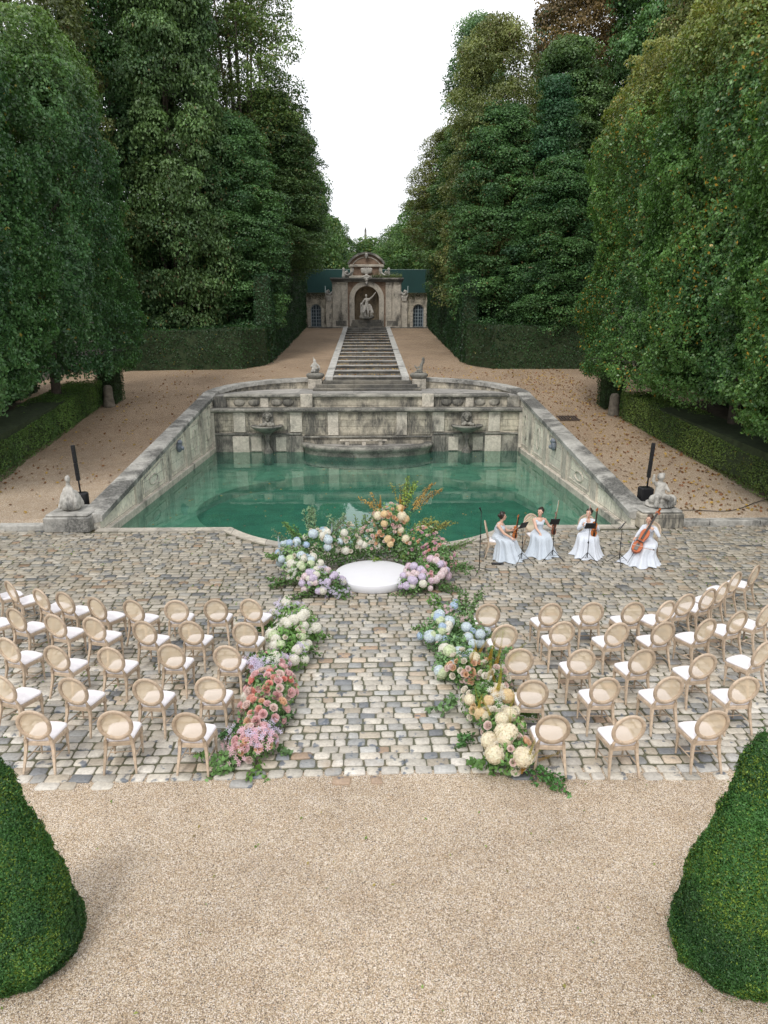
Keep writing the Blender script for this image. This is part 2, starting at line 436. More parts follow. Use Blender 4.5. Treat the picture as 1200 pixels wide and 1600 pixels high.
def norm(a): return a / np.maximum(np.linalg.norm(a, axis=1, keepdims=True), 1e-9)

def leaves(c, nrm, size, aspect=.55, spread=.8, droop=.3):
    """diamond leaves at c facing roughly nrm"""
    n = len(c)
    nn = norm(nrm + nr.normal(0, spread, (n, 3)))
    t = norm(np.cross(nn, nr.normal(0, 1, (n, 3)))); t[:, 2] -= droop; t = norm(t)
    b = norm(np.cross(nn, t)); s = (size * nr.uniform(.65, 1.3, n))[:, None]
    fold = nn * s * .12
    return np.stack([c - t * s * .5, c + b * s * aspect * .5 + fold, c + t * s * .5, c - b * s * aspect * .5 + fold], 1)

_G = nr.random((32, 32, 32))
def vnoise(p, sc):
    q = p * sc + 100.0; i = np.floor(q).astype(int); f = q - i; f = f * f * (3 - 2 * f); r = 0
    for dx in (0, 1):
        for dy in (0, 1):
            for dz in (0, 1):
                wgt = (f[:, 0] if dx else 1 - f[:, 0]) * (f[:, 1] if dy else 1 - f[:, 1]) * (f[:, 2] if dz else 1 - f[:, 2])
                r = r + wgt * _G[(i[:, 0] + dx) % 32, (i[:, 1] + dy) % 32, (i[:, 2] + dz) % 32]
    return r

LUSH = np.array((1.42, 1.50, 1.28))
def leafcol(p, c1, c2, nsc=.5, accent=None, afrac=.0, amask=None):
    n = len(p); t = np.clip(vnoise(p, nsc) * 1.1 - .05 + nr.normal(0, .22, n), 0, 1)[:, None]
    c = np.array(c1) * (1 - t) + np.array(c2) * t
    c = c * nr.uniform(.72, 1.28, (n, 1)) * (.72 + .56 * vnoise(p, 1.7))[:, None] * LUSH
    if accent is not None:
        k = nr.random(n) < (afrac if amask is None else afrac * amask)
        c[k] = np.array(accent) * nr.uniform(.6, 1.3, (k.sum(), 1))
    return c

# ================================================================== SETTING
PX, PY0, PY1 = 8.45, 20.75, 37.0        # pool half width, front, back
BC, BR = 23.7, 5.26                      # bulge of the pool's front edge
WZ = -.3
def ter(y):
    return float(np.interp(y, [-50, 20.9, 21.1, 38, 43, 80, 110, 160, 400], [0, 0, .22, 2.5, 3.05, 6.55, 8.0, 10, 30]))
def arc_x(y):                            # inner face of the curved wall
    t = min(1, max(0, (y - 38.0) / 5.0)); return 8.45 - 5.6 * (1 - math.sqrt(max(0, 1 - t * t)))
def in_pool(x, y, g=0.0):
    if abs(x) < PX + g and PY0 - g < y < 38.0: return True
    if 38.0 <= y < 43.0 + g and abs(x) < arc_x(y) + g: return True
    return x * x + (y - BC) ** 2 < (BR + g) ** 2 and y < PY0 + .1

# ground: one sheet out to the horizon, sunk under the pool
xs = np.unique(np.concatenate([np.arange(-16, 16.01, .25), [-600, -300, -150, -80, -50, -35, -25, -20, 20, 25, 35, 50, 80, 150, 300, 600]]))
ys = np.unique(np.concatenate([np.arange(-2, 17.9, 1.0), np.arange(18, 46, .25), np.arange(46, 90, 2.0), [-60, -30, -10, 20.9, 21.1, 100, 110, 130, 160, 200, 260, 400, 700]]))
vs = []; fs = []
for y in ys:
    for x in xs:
        if in_pool(x, y, .28): z = -1.45
        else:
            z = ter(y)
            if y > 21: z += .05 * (mnoise.noise((x * .25, y * .25, 3.1)))
            if abs(x) > 16: z += (abs(x) - 16) * .02
        vs.append((x, y, z))
nx = len(xs)
for j in range(len(ys) - 1):
    for i in range(nx - 1): fs.append((j * nx + i, j * nx + i + 1, (j + 1) * nx + i + 1, (j + 1) * nx + i))
me = bpy.data.meshes.new('ground'); me.from_pydata(vs, [], fs); me.polygons.foreach_set('use_smooth', [True] * len(fs))
mi_ = []
for f in fs:
    cx = sum(vs[k][0] for k in f) / 4; cy = sum(vs[k][1] for k in f) / 4
    mi_.append(1 if (abs(cx) > 14.6 and cy > 10 and not (37 < cy < 50 and abs(cx) < 18.5)) or cy > 90 or abs(cx) > 40 else 0)
me.polygons.foreach_set('material_index', mi_)
tag(link('ground', me, [M['gravel'], M['dark_ground']]), kind='structure')

# cobbled forecourt: every sett is its own rounded block in one paving sheet
pv = []; pf = []; pc = []; pm = []
y = 8.0; row = 0
pal = [(.66, .63, .57), (.60, .58, .53), (.72, .70, .66), (.57, .52, .44), (.54, .55, .55), (.42, .44, .455), (.64, .55, .45), (.27, .29, .32), (.52, .39, .29), (.70, .67, .61), (.65, .63, .58)]
wts = [6, 6, 6, 4, 4, 2.5, 2.5, 1.4, .9, 5, 5]
while y < 20.72:
    hgt = rnd.uniform(.155, .195)
    x = -14.5 + rnd.random() * .3
    while x < 14.5:
        wd = rnd.choice([.2, .24, .27, .3, .33]) * rnd.uniform(.9, 1.1)
        cx, cy = x + wd / 2, y + hgt / 2
        wob = .03 * math.sin(cx * .9 + row) + .05 * math.sin(cx * .23 + 1)
        if not in_pool(cx, cy + wob, .42) and cy < 20.68 and not (row == 0 and rnd.random() < .55):
            g = rnd.uniform(.007, .014)
            hx, hy = wd / 2 - g, hgt / 2 - g * .8
            top = rnd.uniform(.016, .034); o = len(pv); tl = rnd.uniform(-.006, .006)
            rr = min(hx, hy) * rnd.uniform(.14, .42)
            ring = []
            for (sx, sy) in ((-1, -1), (1, -1), (1, 1), (-1, 1)):
                jx, jy = rnd.uniform(-.012, .008), rnd.uniform(-.012, .008)
                X, Y = sx * (hx + jx), sy * (hy + jy)
                a = (X - sx * rr, Y); b = (X, Y - sy * rr)
                ring += ([a, b] if sx * sy < 0 else [b, a])
            for f_, z_ in ((1.0, -.01), (.985, top * .62), (.90, top)):
                for (a, b) in ring:
                    # inset measured from edges, not scaled
                    ins = (1 - f_) * .12
                    pv.append((cx + a * (1 - ins / hx), cy + wob + b * (1 - ins / hy), z_ + tl * (a / hx)))
            for k in range(2):
                for i in range(8): pf.append((o + k * 8 + i, o + k * 8 + (i + 1) % 8, o + (k + 1) * 8 + (i + 1) % 8, o + (k + 1) * 8 + i)); pm.append(0)
            pf.append(tuple(o + 16 + i for i in range(8))); pm.append(0)
            c = np.array(rnd.choices(pal, wts)[0]) * rnd.uniform(.57, .87) * np.array((1.0, .97, .92))
            pc += [c] * 24
        x += wd
    y += hgt; row += 1
# bed strips under the setts
yy = np.arange(8.34, 20.75, .25)
for a in yy:
    b = min(a + .25, 20.74)
    if in_pool(0, b, .4):
        xe = math.sqrt(max(0, (BR + .30) ** 2 - (a - BC) ** 2)) if (BR + .3) > abs(a - BC) else 0
        segs = [(-14.5, -xe), (xe, 14.5)]
    else: segs = [(-14.5, 14.5)]
    for s0, s1 in segs:
        if s1 - s0 < .02: continue
        o = len(pv); pv += [(s0, a, .005), (s1, a, .005), (s1, b, .005), (s0, b, .005)]; pf.append((o, o + 1, o + 2, o + 3)); pm.append(1); pc += [np.array((.1, .1, .06))] * 4
me = bpy.data.meshes.new('paving'); me.from_pydata(pv, [], pf)
at = me.attributes.new('col', 'FLOAT_COLOR', 'POINT'); c4 = np.ones((len(pv), 4), np.float32); c4[:, :3] = np.array(pc); at.data.foreach_set('color', c4.reshape(-1))
me.polygons.foreach_set('use_smooth', [True] * len(pf))
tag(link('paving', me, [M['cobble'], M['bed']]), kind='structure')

# moss and weeds in the joints
n = 9000; P = np.stack([nr.uniform(-13, 13, n), nr.uniform(8.1, 20.5, n), np.full(n, .018)], 1)
k = (vnoise(P, .7) + .25 * vnoise(P, 3) > .72) & np.array([not in_pool(a, b, .45) for a, b in P[:, :2]])
P = P[k]; Q = leaves(P, np.tile((0, 0, 1.), (len(P), 1)), .05, .7, .5, 0)
tag(link('moss', quads('moss', Q, leafcol(P, (.07, .11, .03), (.13, .17, .05), 1)), M['leaf']), 'small tufts of moss growing in the joints of the paving', 'moss', kind='stuff')

# pool: basin floor, lighter ledge, water
b = MB(); b.box(-9.0, 9.0, 18.0, 37.6, -1.42, -1.38); tag(b.build('pool_floor', M['floor_deep']), kind='structure')
b = MB(); vs = []; nn_ = 64
ang = [2 * PI * i / nn_ for i in range(nn_)]
inner = [(7.0 * math.cos(a), 27.6 + 6.4 * math.sin(a), -.95) for a in ang]
def outer_pt(a):
    dx, dy = math.cos(a), math.sin(a); ts = []
    ts.append(8.8 / abs(dx) if abs(dx) > 1e-6 else 99); ts.append((37.4 - 27.6) / dy if dy > 1e-6 else ((27.6 - 18.2) / -dy if dy < -1e-6 else 99))
    t = min(ts); return (dx * t, 27.6 + dy * t, -.95)
outer = [outer_pt(a) for a in ang]
b.loft([[(p[0], p[1], -1.4) for p in inner], inner, outer], cap=False, smooth=False)
tag(b.build('pool_ledge', M['floor_light']), kind='structure')
b = MB(); n_ = 24
front = [(-8.6, 20.9), (-4.3, 20.9)] + [(BR * math.cos(t), BC + BR * math.sin(t)) for t in np.linspace(PI + .58, 2 * PI - .58, n_)] + [(4.3, 20.9), (8.6, 20.9)]
b.add([(x, y, WZ) for x, y in front] + [(8.6, 37.2, WZ), (-8.6, 37.2, WZ)], [tuple(range(len(front) + 2))])
tag(b.build('water', M['water']), kind='structure')
# front edge coping (pale flat slabs following the curve) with its inner face
path = [(-8.5, PY0), (-4.36, PY0)] + [(BR * math.cos(t), BC + BR * math.sin(t)) for t in np.linspace(PI + .60, 2 * PI - .60, 28)] + [(4.36, PY0), (8.5, PY0)]
def offset(path, d):
    r = []
    for i, p in enumerate(path):
        a = path[max(0, i - 1)]; c = path[min(len(path) - 1, i + 1)]
        t = Vector((c[0] - a[0], c[1] - a[1])).normalized(); r.append((p[0] + t.y * d, p[1] - t.x * d))
    return r
po = offset(path, .33); pi_ = offset(path, -.03)
b = MB()
rings = [[(a[0], a[1], -1.4), (a[0], a[1], .045), (c[0], c[1], .05), (c[0], c[1], -.02)] for a, c in zip(pi_, po)]
b.loft(rings, closed=True, cap=True, smooth=False)
tag(b.build('pool_edge', M['edge']), kind='structure')
# raised kerbs between cobbles and gravel banks
for s, nm in ((-1, 'left'), (1, 'right')):
    b = MB(); x = 9.85 if s > 0 else 10.05
    while x < 26:
        L = rnd.uniform(1.0, 1.7); x0, x1 = x, x + L - .015
        zz = .19 + rnd.uniform(-.01, .01)
        b.box(min(s * x0, s * x1), max(s * x0, s * x1), 20.62 + rnd.uniform(-.01, .01), 20.98, -.05, zz, .02); x += L
    tag(b.build('kerb', M['coping']), kind='structure')

# ------------------------------------------------------------------ side walls of the pool
def ctop(y):   # top of the sloping coping
    return float(np.interp(y, [20.7, 38.0, 43.2], [.50, 2.80, 3.32]))
def side_wall(s):
    r = empty('retaining_wall', ('left' if s < 0 else 'right') + ' sloping pale limestone wall along the ' + ('left' if s < 0 else 'right') + ' side of the pool', 'wall', (s * 8.7, 29, 0), group='sloping walls beside the pool')
    r['label'] = 'pale limestone wall with sloping coping along the %s side of the green pool' % ('left' if s < 0 else 'right')
    ox, oy = s * 8.7, 29
    def X(a): return s * a - ox
    b = MB(); ysl = np.linspace(20.75, 38.0, 24)
    rings = []
    for y in ysl:
        t = ctop(y) - .22
        rings.append([(X(8.45), y - oy, -1.4), (X(8.45), y - oy, t), (X(9.05), y - oy, t), (X(9.05), y - oy, -1.4)])
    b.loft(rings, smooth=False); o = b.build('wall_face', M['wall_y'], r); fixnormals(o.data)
    # coping slabs
    b = MB(); y = 20.7
    while y < 37.95:
        L = rnd.uniform(.9, 1.5); y1 = min(38.0, y + L); j = rnd.uniform(-.012, .012)
        rr = [[(X(8.36 + j), q - oy, ctop(q) - .22), (X(8.36 + j), q - oy, ctop(q) - .05), (X(8.42), q - oy, ctop(q)), (X(9.03), q - oy, ctop(q) + .02), (X(9.10), q - oy, ctop(q) - .05), (X(9.10), q - oy, ctop(q) - .4)] for q in (y + .012, y1 - .004)]
        b.loft(rr, smooth=False); y = y1
    o = b.build('coping', M['coping'], r); fixnormals(o.data)
    # plinth band and pilasters
    b = MB(); b.box(min(X(8.30), X(8.5)), max(X(8.30), X(8.5)), 20.9 - oy, 36.9 - oy, -1.4, -.05, .02)
    o = b.build('plinth', M['pale'], r)
    for yc in (24.4, 28.3, 31.6, 34.6):
        b = MB(); wd = .32; t0, t1 = ctop(yc - wd) - .221, ctop(yc + wd) - .221
        xa, xb = X(8.38), X(8.5)
        b.loft([[(xa, yc - wd - oy, -.049), (xa, yc - wd - oy, t0), (xb, yc - wd - oy, t0), (xb, yc - wd - oy, -.049)], [(xa, yc + wd - oy, -.049), (xa, yc + wd - oy, t1), (xb, yc + wd - oy, t1), (xb, yc + wd - oy, -.049)]], smooth=False)
        o = b.build('pilaster', M['pale'], r); fixnormals(o.data)
    # incised panels: thin raised mouldings with an oval
    for (ya, yb) in ((25.0, 27.7), (28.9, 31.0), (32.2, 34.0), (35.1, 36.7)):
        b = MB(); x = X(8.435)
        za = .15; zb0, zb1 = ctop(ya) - .42, ctop(yb) - .42
        pts = [(x, ya - oy, za), (x, yb - oy, za), (x, yb - oy, zb1), (x, ya - oy, zb0), (x, ya - oy, za)]
        for p, q in zip(pts[:-1], pts[1:]): b.tube([p, q], .022, 4, smooth=False)
        ym = (ya + yb) / 2; zm = (za + min(zb0, zb1)) / 2 + .05; ry = (yb - ya) * .19; rz_ = max(.12, (zb0 - za) * .36)
        if not (28.5 < ya < 30):
            b.tube([(x, ym - oy + ry * math.cos(t), zm + rz_ * math.sin(t)) for t in np.linspace(0, 2 * PI, 25)], .028, 4, cap=False)
        b.build('panel_moulding', M['pale'], r)
    b = MB()   # blue-grey lion mask spout
    T = Matrix.Translation((X(8.36), 30.0 - oy, 1.12)) @ Matrix.Rotation(-s * PI / 2, 4, 'Z')
    b.blob((0, .0, 0), .2, 10, T, (1, .7, 1.2), .12); b.blob((0, -.13, -.06), .1, 8, T); b.blob((-.12, -.02, .2), .08, 6, T); b.blob((.12, -.02, .2), .08, 6, T); b.blob((0, -.05, .2), .12, 8, T)
    b.build('mask_spout', simple_mask, r)
simple_mask = simple('blue_grey_lead', (.17, .19, .22), .7, var=.35, scale=20)
side_wall(-1); side_wall(1)

# ------------------------------------------------------------------ back wall (fountain wall)
fw_ = empty('fountain_wall', 'tiered old stone wall with cornices and pilasters at the back of the pool', 'wall', (0, 37, 0))
def part(name, b, m, parent=fw_, off=(0, 37, 0)):
    b.v = [(p[0] - off[0], p[1] - off[1], p[2] - off[2]) for p in b.v]
    return b.build(name, m, parent)
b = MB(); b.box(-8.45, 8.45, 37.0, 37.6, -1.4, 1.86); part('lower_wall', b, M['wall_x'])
for s in (-1, 1):
    b = MB(); b.box(min(s * 3.55, s * 8.45), max(s * 3.55, s * 8.45), 36.93, 37.0, -1.4, .62); part('plinth', b, M['lowpale'])
    for x0, x1 in ((6.62, 7.26), (3.55, 4.2), (1.58, 2.16)):
        b = MB(); z0 = .78 if x0 > 3 else .60
        b.box(min(s * x0, s * x1), max(s * x0, s * x1), 36.90, 37.0, z0, 1.86, .012); part('pilaster', b, M['pale'])
    for x0, x1 in ((6.45, 7.35), (3.50, 4.28)):
        b = MB(); b.box(min(s * x0, s * x1), max(s * x0, s * x1), 36.84, 36.93, -1.4, .56, .02); part('pilaster_base', b, M['pale' if x0 > 5 else 'lowpale'])
    b = MB(); b.box(min(s * 3.6, s * 8.44), max(s * 3.6, s * 8.44), 36.86, 36.99, .63, .73, .02); part('string_course', b, M['trim'])
    for x0, x1 in ((7.4, 8.35), (4.35, 4.95), (5.85, 6.5)):
        b = MB(); b.box(min(s * x0, s * x1), max(s * x0, s * x1), 36.95, 37.0, .86, 1.74, .01); part('wall_panel', b, M['wall_x'])
    for x0, x1 in ((4.45, 5.0), (5.8, 6.35)):
        b = MB(); b.box(min(s * x0, s * x1), max(s * x0, s * x1), 36.89, 36.929, -.25, .50, .01); part('plinth_panel', b, M['pale'])
    # corner strip
    b = MB(); b.box(min(s * 8.28, s * 8.45), max(s * 8.28, s * 8.45), 36.80, 36.92, -1.4, 1.86); part('corner_strip', b, M['pale'])
b = MB(); b.box(-1.45, 1.45, 36.95, 37.0, .62, 1.72, .01); part('wall_panel', b, M['wall_x'])
for s in (-1, 1):
    b = MB(); b.box(min(s * 2.3, s * 3.45), max(s * 2.3, s * 3.45), 36.95, 37.0, .62, 1.72, .01); part('wall_panel', b, M['wall_x'])
b = MB(); b.box(-3.5, 3.5, 36.88, 37.0, .46, .56, .02); part('string_course', b, M['trim'])
b = MB()
for x0 in np.arange(-8.45, 8.4, 1.3):
    x1 = min(8.45, x0 + 1.29)
    b.prism([(36.70, 1.93), (36.70, 2.02), (36.76, 2.07), (37.85, 2.07), (37.85, 1.86), (36.86, 1.86), (36.80, 1.90)], x0, x1, 'x')
part('cornice', b, M['trim']); 
# second tier
b = MB(); b.box(-7.75, 7.75, 37.5, 38.0, 2.07, 2.60); part('upper_wall', b, M['wall_x'])
b = MB()
for x0 in np.arange(-7.8, 7.7, 1.3):
    x1 = min(7.8, x0 + 1.29)
    b.prism([(37.34, 2.64), (37.34, 2.71), (37.40, 2.76), (38.2, 2.76), (38.2, 2.60), (37.45, 2.60)], x0, x1, 'x')
part('cornice', b, M['trim'])
for s in (-1, 1):
    b = MB(); b.box(min(s * 3.0, s * 3.65), max(s * 3.0, s * 3.65), 37.30, 37.5, 2.07, 2.80, .03); part('pier', b, M['pale'])
    for xc in (4.35, 5.0 - .03, 6.2, 7.0):
        b = MB(); T = Matrix.Translation((s * xc, 37.5, 2.33)) @ Matrix.Rotation(PI / 2, 4, 'X')
        b.lathe([(.30, 0), (.30, .03), (.22, .07), (.12, .09), (.0001, .09)], 16, T=T, sx=1.05, sy=.68); part('boss', b, M['lowpale'])
    b = MB(); b.box(min(s * 5.4, s * 5.85), max(s * 5.4, s * 5.85), 37.42, 37.5, 2.07, 2.6, .02); part('pier', b, M['pale'])
b = MB(); b.box(-8.4, 8.4, 37.9, 43.2, 1.6, 2.66); part('terrace', b, M['tread'])
# curved wall of the exedra
def exedra(s):
    b = MB(); c = MB(); ts = np.linspace(0, 1, 19)
    P_ = []
    for t in ts:
        a = t * PI / 2; y = 38.0 + 5.0 * math.sin(a); x = 8.45 - 5.6 * (1 - math.cos(a)); P_.append((s * x, y))
    d = offset(P_, .6 * (1 if s > 0 else -1)); e = offset(P_, -.08 * (1 if s > 0 else -1))
    d2 = offset(P_, .62 * (1 if s > 0 else -1)); d[0] = (s * 9.05, 38.0); d2[0] = (s * 9.1, 38.0); e[0] = (s * 8.36, 38.0)
    b.loft([[(p[0], p[1], 1.5), (p[0], p[1], ctop(p[1]) - .22), (q[0], q[1], ctop(p[1]) - .22), (q[0], q[1], 1.5)] for p, q in zip(P_, d)], smooth=False)
    o = part('curved_wall', b, M['wall_x']); fixnormals(o.data)
    for i in range(len(P_) - 1):
        rr = []
        for k in (i, i + 1):
            p, q = e[k], d2[k]; z = ctop(P_[k][1]) + (.004 if i % 2 else -.004)
            rr.append([(p[0], p[1], z - .22), (p[0], p[1], z - .04), (p[0] * .99 + q[0] * .01, p[1], z), (q[0], q[1], z + .01), (q[0], q[1], z - .3)])
        c.loft(rr, smooth=False)
    o = part('coping', c, M['coping']); fixnormals(o.data)
exedra(-1); exedra(1)
# small corner pilaster joining side walls and the upper tier
for s in (-1, 1):
    b = MB(); b.box(min(s * 7.7, s * 8.4), max(s * 7.7, s * 8.4), 37.4, 37.9, 2.07, 2.66, .02); part('pier', b, M['lowpale'])

# semicircular basin in the middle
bs = empty('basin', 'wide half-round stone basin in front of the back wall, over the green water', 'basin', (0, 36.9, 0))
b = MB(); rim = []
def half(rx, ry, z, n=36): return [(rx * math.cos(PI + PI * k / n), ry * math.sin(PI + PI * k / n) + 36.92, z) for k in range(n + 1)]
b.loft([half(3.45, 1.95, -1.4), half(3.45, 1.95, -.12), half(3.5, 2.0, -.06), half(3.6, 2.12, .06), half(3.62, 2.15, .16), half(3.55, 2.08, .24), half(3.15, 1.70, .25), half(3.1, 1.66, .10)], closed=False, cap=False)
part('rim', b, M['trim'], bs, (0, 36.9, 0))
b = MB(); b.loft([half(3.12, 1.68, .12)], closed=False, cap=False); h = half(3.14, 1.7, .12); b.v = []; b.f = []; b.mi = []; b.sm = []; b.add(h, [tuple(range(len(h)))]); part('basin_floor', b, M['tread'], bs, (0, 36.9, 0))
b = MB(); b.box(-1.5, 1.05, 36.35, 36.6, .36, .42, .01); b.box(-1.2, -1.0, 36.4, 36.55, .121, .36); b.box(.6, .8, 36.4, 36.55, .121, .36); b.box(-.3, -.1, 36.4, 36.55, .121, .36)
part('ledge_slab', b, M['pale'], bs, (0, 36.9, 0))

# two shell fountains with masks
def shell_fountain(s):
    x = s * 5.4
    r = empty('wall_fountain', 'mossy stone bowl on a stem below a carved mask, %s of the half-round basin' % ('left' if s < 0 else 'right'), 'fountain', (x, 36.9, 0), group='bowl fountains on the back wall')
    b = MB(); b.lathe([(.05, .72), (.18, .74), (.40, .86), (.70, 1.02), (.84, 1.10), (.88, 1.16), (.86, 1.20), (.78, 1.20), (.60, 1.12), (.3, 1.06), (.0001, 1.04)], 28, sy=.85, c=(0, -.35, 0)); b.build('bowl', M['trim'], r)
    b = MB(); b.lathe([(.26, -1.4), (.26, -.2), (.20, -.1), (.13, .05), (.11, .3), (.15, .45), (.20, .52), (.13, .6), (.22, .72), (.26, .76), (.0001, .76)], 14, c=(0, -.35, 0)); b.build('stem', M['lowpale'], r)
    b = MB(); b.blob((0, -.12, 1.62), .17, 12, sc=(1, .8, 1.25), jit=.08); b.blob((0, -.28, 1.58), .06, 8); b.blob((0, -.22, 1.48), .09, 8, jit=.1)
    for k in range(9):
        a = PI * k / 8; b.blob((.2 * math.cos(a), -.1, 1.66 + .2 * math.sin(a)), .075, 6, jit=.2)
    b.blob((-.07, -.25, 1.68), .035, 6); b.blob((.07, -.25, 1.68), .035, 6); b.box(-.3, .3, -.04, .05, 1.3, 1.86, .01)
    b.build('mask', M['trim'], r)
    b = MB()
    for k in range(26):
        a = rnd.uniform(0, PI); rr = rnd.uniform(.1, .42); b.blob((rr * math.cos(a) * .95, -.35 + .2 * math.sin(a) - .1, 1.16 + .22 * (1 - rr / .42) * rnd.random() + .03), rnd.uniform(.07, .12), 6, jit=.4)
    b.build('shell_rubble', M['trim'], r)
shell_fountain(-1); shell_fountain(1)

# ------------------------------------------------------------------ stair
st = empty('stone_stair', 'long flight of shallow weathered stone steps rising between gravel slopes to the niche', 'stairs', (0, 42, 2.7))
SO = (0, 42, 2.7)
def sp(name, b, m): return part(name, b, m, st, SO)
b = MB(); b.box(-3.25, 3.25, 41.0, 43.2, 2.66, 2.80, .02); sp('step', b, M['step'])
b = MB(); b.box(-3.05, 3.05, 41.7, 43.2, 2.80, 2.98, .02); sp('step', b, M['step'])
b = MB(); b.box(-2.75, 2.75, 42.4, 44.0, 2.98, 3.16, .02); sp('step', b, M['step'])
nst = 15; ysx = np.linspace(43.0, 79.2, nst + 1)
for i in range(nst):
    z1 = 3.16 + (6.55 - 3.16) * (i + 1) / nst; z0 = 3.16 + (6.55 - 3.16) * i / nst
    b = MB(); ln = (ysx[1] - ysx[0]) 
    b.box(-2.15, 2.15, ysx[i] + .02, ysx[i] + ln + .02, z0 - .5, z1 - .06)
    b.cur = 1; b.box(-2.15, 2.15, ysx[i] - .05, ysx[i] + ln * .55, z1 - .06, z1, .015)
    b.cur = 0; b.box(-2.15, 2.15, ysx[i] + ln * .55 + .003, ysx[i] + ln - .053, z1 - .06, z1 - .012)
    sp('step', b, [M['step'], M['tread']])
for s in (-1, 1):
    b = MB(); x0, x1 = 2.15, 2.62
    rr = []
    for q in np.linspace(42.9, 80, 20):
        z = 3.38 + (q - 42.9) * (6.72 - 3.38) / 37.1
        rr.append([(s * x0, q, z - 1), (s * x0, q, z), (s * x1, q, z), (s * x1, q, z - 1)])
    b.loft(rr, smooth=False); o = sp('flank', b, M['ramp']); fixnormals(o.data)

def smalltwin(s):
    r = empty('stone_pedestal', 'round-moulded stone pedestal at the foot of the stair, %s side' % ('left' if s < 0 else 'right'), 'pedestal', (s * 3.2, 42.6, 2.66), group='pedestals at the foot of the stair')
    b = MB(); b.box(-.42, .42, -.42, .42, .0, .62, .03); b.build('die', M['pale'], r)
    b = MB(); b.lathe([(.0001, .62), (.40, .62), (.50, .70), (.56, .80), (.56, .88), (.50, .93), (.42, .97), (.0001, .98)], 18); b.build('cap', M['trim'], r)
smalltwin(-1); smalltwin(1)

# ------------------------------------------------------------------ sculpting helper: joined tapered capsules -> one smooth skin
def sculpt(name, caps, voxel, m, parent=None, loc=None, smooth=6, rough=0.0, T=None):
    """caps: list of (p0, r0, p1, r1) or (p, r, (sx,sy,sz))"""
    b = MB()
    for c in caps:
        if len(c) == 3: b.blob(c[0], c[1], 14, sc=c[2])
        else:
            p0, r0, p1, r1 = c; p0 = Vector(p0); p1 = Vector(p1); d = p1 - p0; L = d.length or 1e-6; d = d / L
            pts = []; rr = []
            for a in (-80, -50, -25, 0): pts.append(p0 + d * r0 * math.sin(R(a))); rr.append(r0 * math.cos(R(a)))
            for k in (.33, .66): pts.append(p0 + d * L * k); rr.append(r0 + (r1 - r0) * k)
            for a in (0, 25, 50, 80): pts.append(p1 + d * r1 * math.sin(R(a))); rr.append(r1 * math.cos(R(a)))
            b.tube(pts, rr, 12)
    if T is not None: b.v = [tuple(T @ Vector(p)) for p in b.v]
    me = b.mesh('tmp'); fixnormals(me)
    o = bpy.data.objects.new('tmp', me); COL.objects.link(o)
    rm = o.modifiers.new('r', 'REMESH'); rm.mode = 'VOXEL'; rm.voxel_size = voxel; rm.use_smooth_shade = True
    sm = o.modifiers.new('s', 'SMOOTH'); sm.iterations = smooth; sm.factor = .5
    if rough:
        tx = bpy.data.textures.new('t', 'CLOUDS'); tx.noise_scale = rough * 3
        dm = o.modifiers.new('d', 'DISPLACE'); dm.texture = tx; dm.strength = rough; dm.texture_coords = 'GLOBAL'
    dg = bpy.context.evaluated_depsgraph_get(); dg.update()
    me2 = bpy.data.meshes.new_from_object(o.evaluated_get(dg)); bpy.data.objects.remove(o)
    me2.polygons.foreach_set('use_smooth', [True] * len(me2.polygons))
    me2.materials.clear()
    return link(name, me2, m, parent, loc)

# ------------------------------------------------------------------ nymphaeum at the top of the stair
NY, NZ = 80.6, 6.55
ny = empty('niche_pavilion', 'ornate stone and brick garden niche with curved pediment at the top of the stair', 'pavilion', (0, NY, NZ))
def zz(y): return (700 - y) * .01205
def xx(x): return (x - 592) * .01205
def np_(name, b, m): return b.build(name, m, ny)
# body with an arched opening
def arch_panel(x0, x1, zt, r, zs, yf, yb, n=24, z0=0):
    """wall front from x0..x1, 0..zt with an arch hole radius r springing at zs"""
    b = MB(); arc = [(r * math.cos(PI - PI * k / n), zs + r * math.sin(PI * k / n)) for k in range(n + 1)]
    outer = []
    for k in range(n + 1):
        t = k / n
        if t < .25: outer.append((x0, zs + (zt - zs) * t / .25))
        elif t <= .75: outer.append((x0 + (x1 - x0) * (t - .25) / .5, zt))
        else: outer.append((x1, zt - (zt - zs) * (t - .75) / .25))
    A = [(-r, z0)] + arc + [(r, z0)]; O = [(x0, z0)] + outer + [(x1, z0)]
    b.loft([[(p[0], yf, p[1]) for p in A], [(p[0], yf, p[1]) for p in O]], closed=False, cap=False, smooth=False)
    b.loft([[(p[0], yb, p[1]) for p in A], [(p[0], yf, p[1]) for p in A]], closed=False, cap=False, smooth=False)
    return b
zs = zz(435)
np_('brick_wall', arch_panel(xx(415), xx(770), zz(283), 1.95, zs, 0.0, .5), M['brick'])
b = arch_panel(-1.96, 1.96, zs + 1.96, 1.40, zs, -.12, .5)
b2 = MB(); n = 24
A = [(1.96 * math.cos(PI - PI * k / n), zs + 1.96 * math.sin(PI * k / n)) for k in range(n + 1)]; A = [(-1.96, 0)] + A + [(1.96, 0)]
I = [(1.40 * math.cos(PI - PI * k / n), zs + 1.40 * math.sin(PI * k / n)) for k in range(n + 1)]; I = [(-1.40, 0)] + I + [(1.40, 0)]
b2.loft([[(p[0], .02, p[1]) for p in A], [(p[0], -.12, p[1]) for p in A], [(p[0], -.12, p[1]) for p in I], [(p[0], .55, p[1]) for p in I]], closed=False, cap=False, smooth=False)
np_('arch_surround', b2, M['pale'])
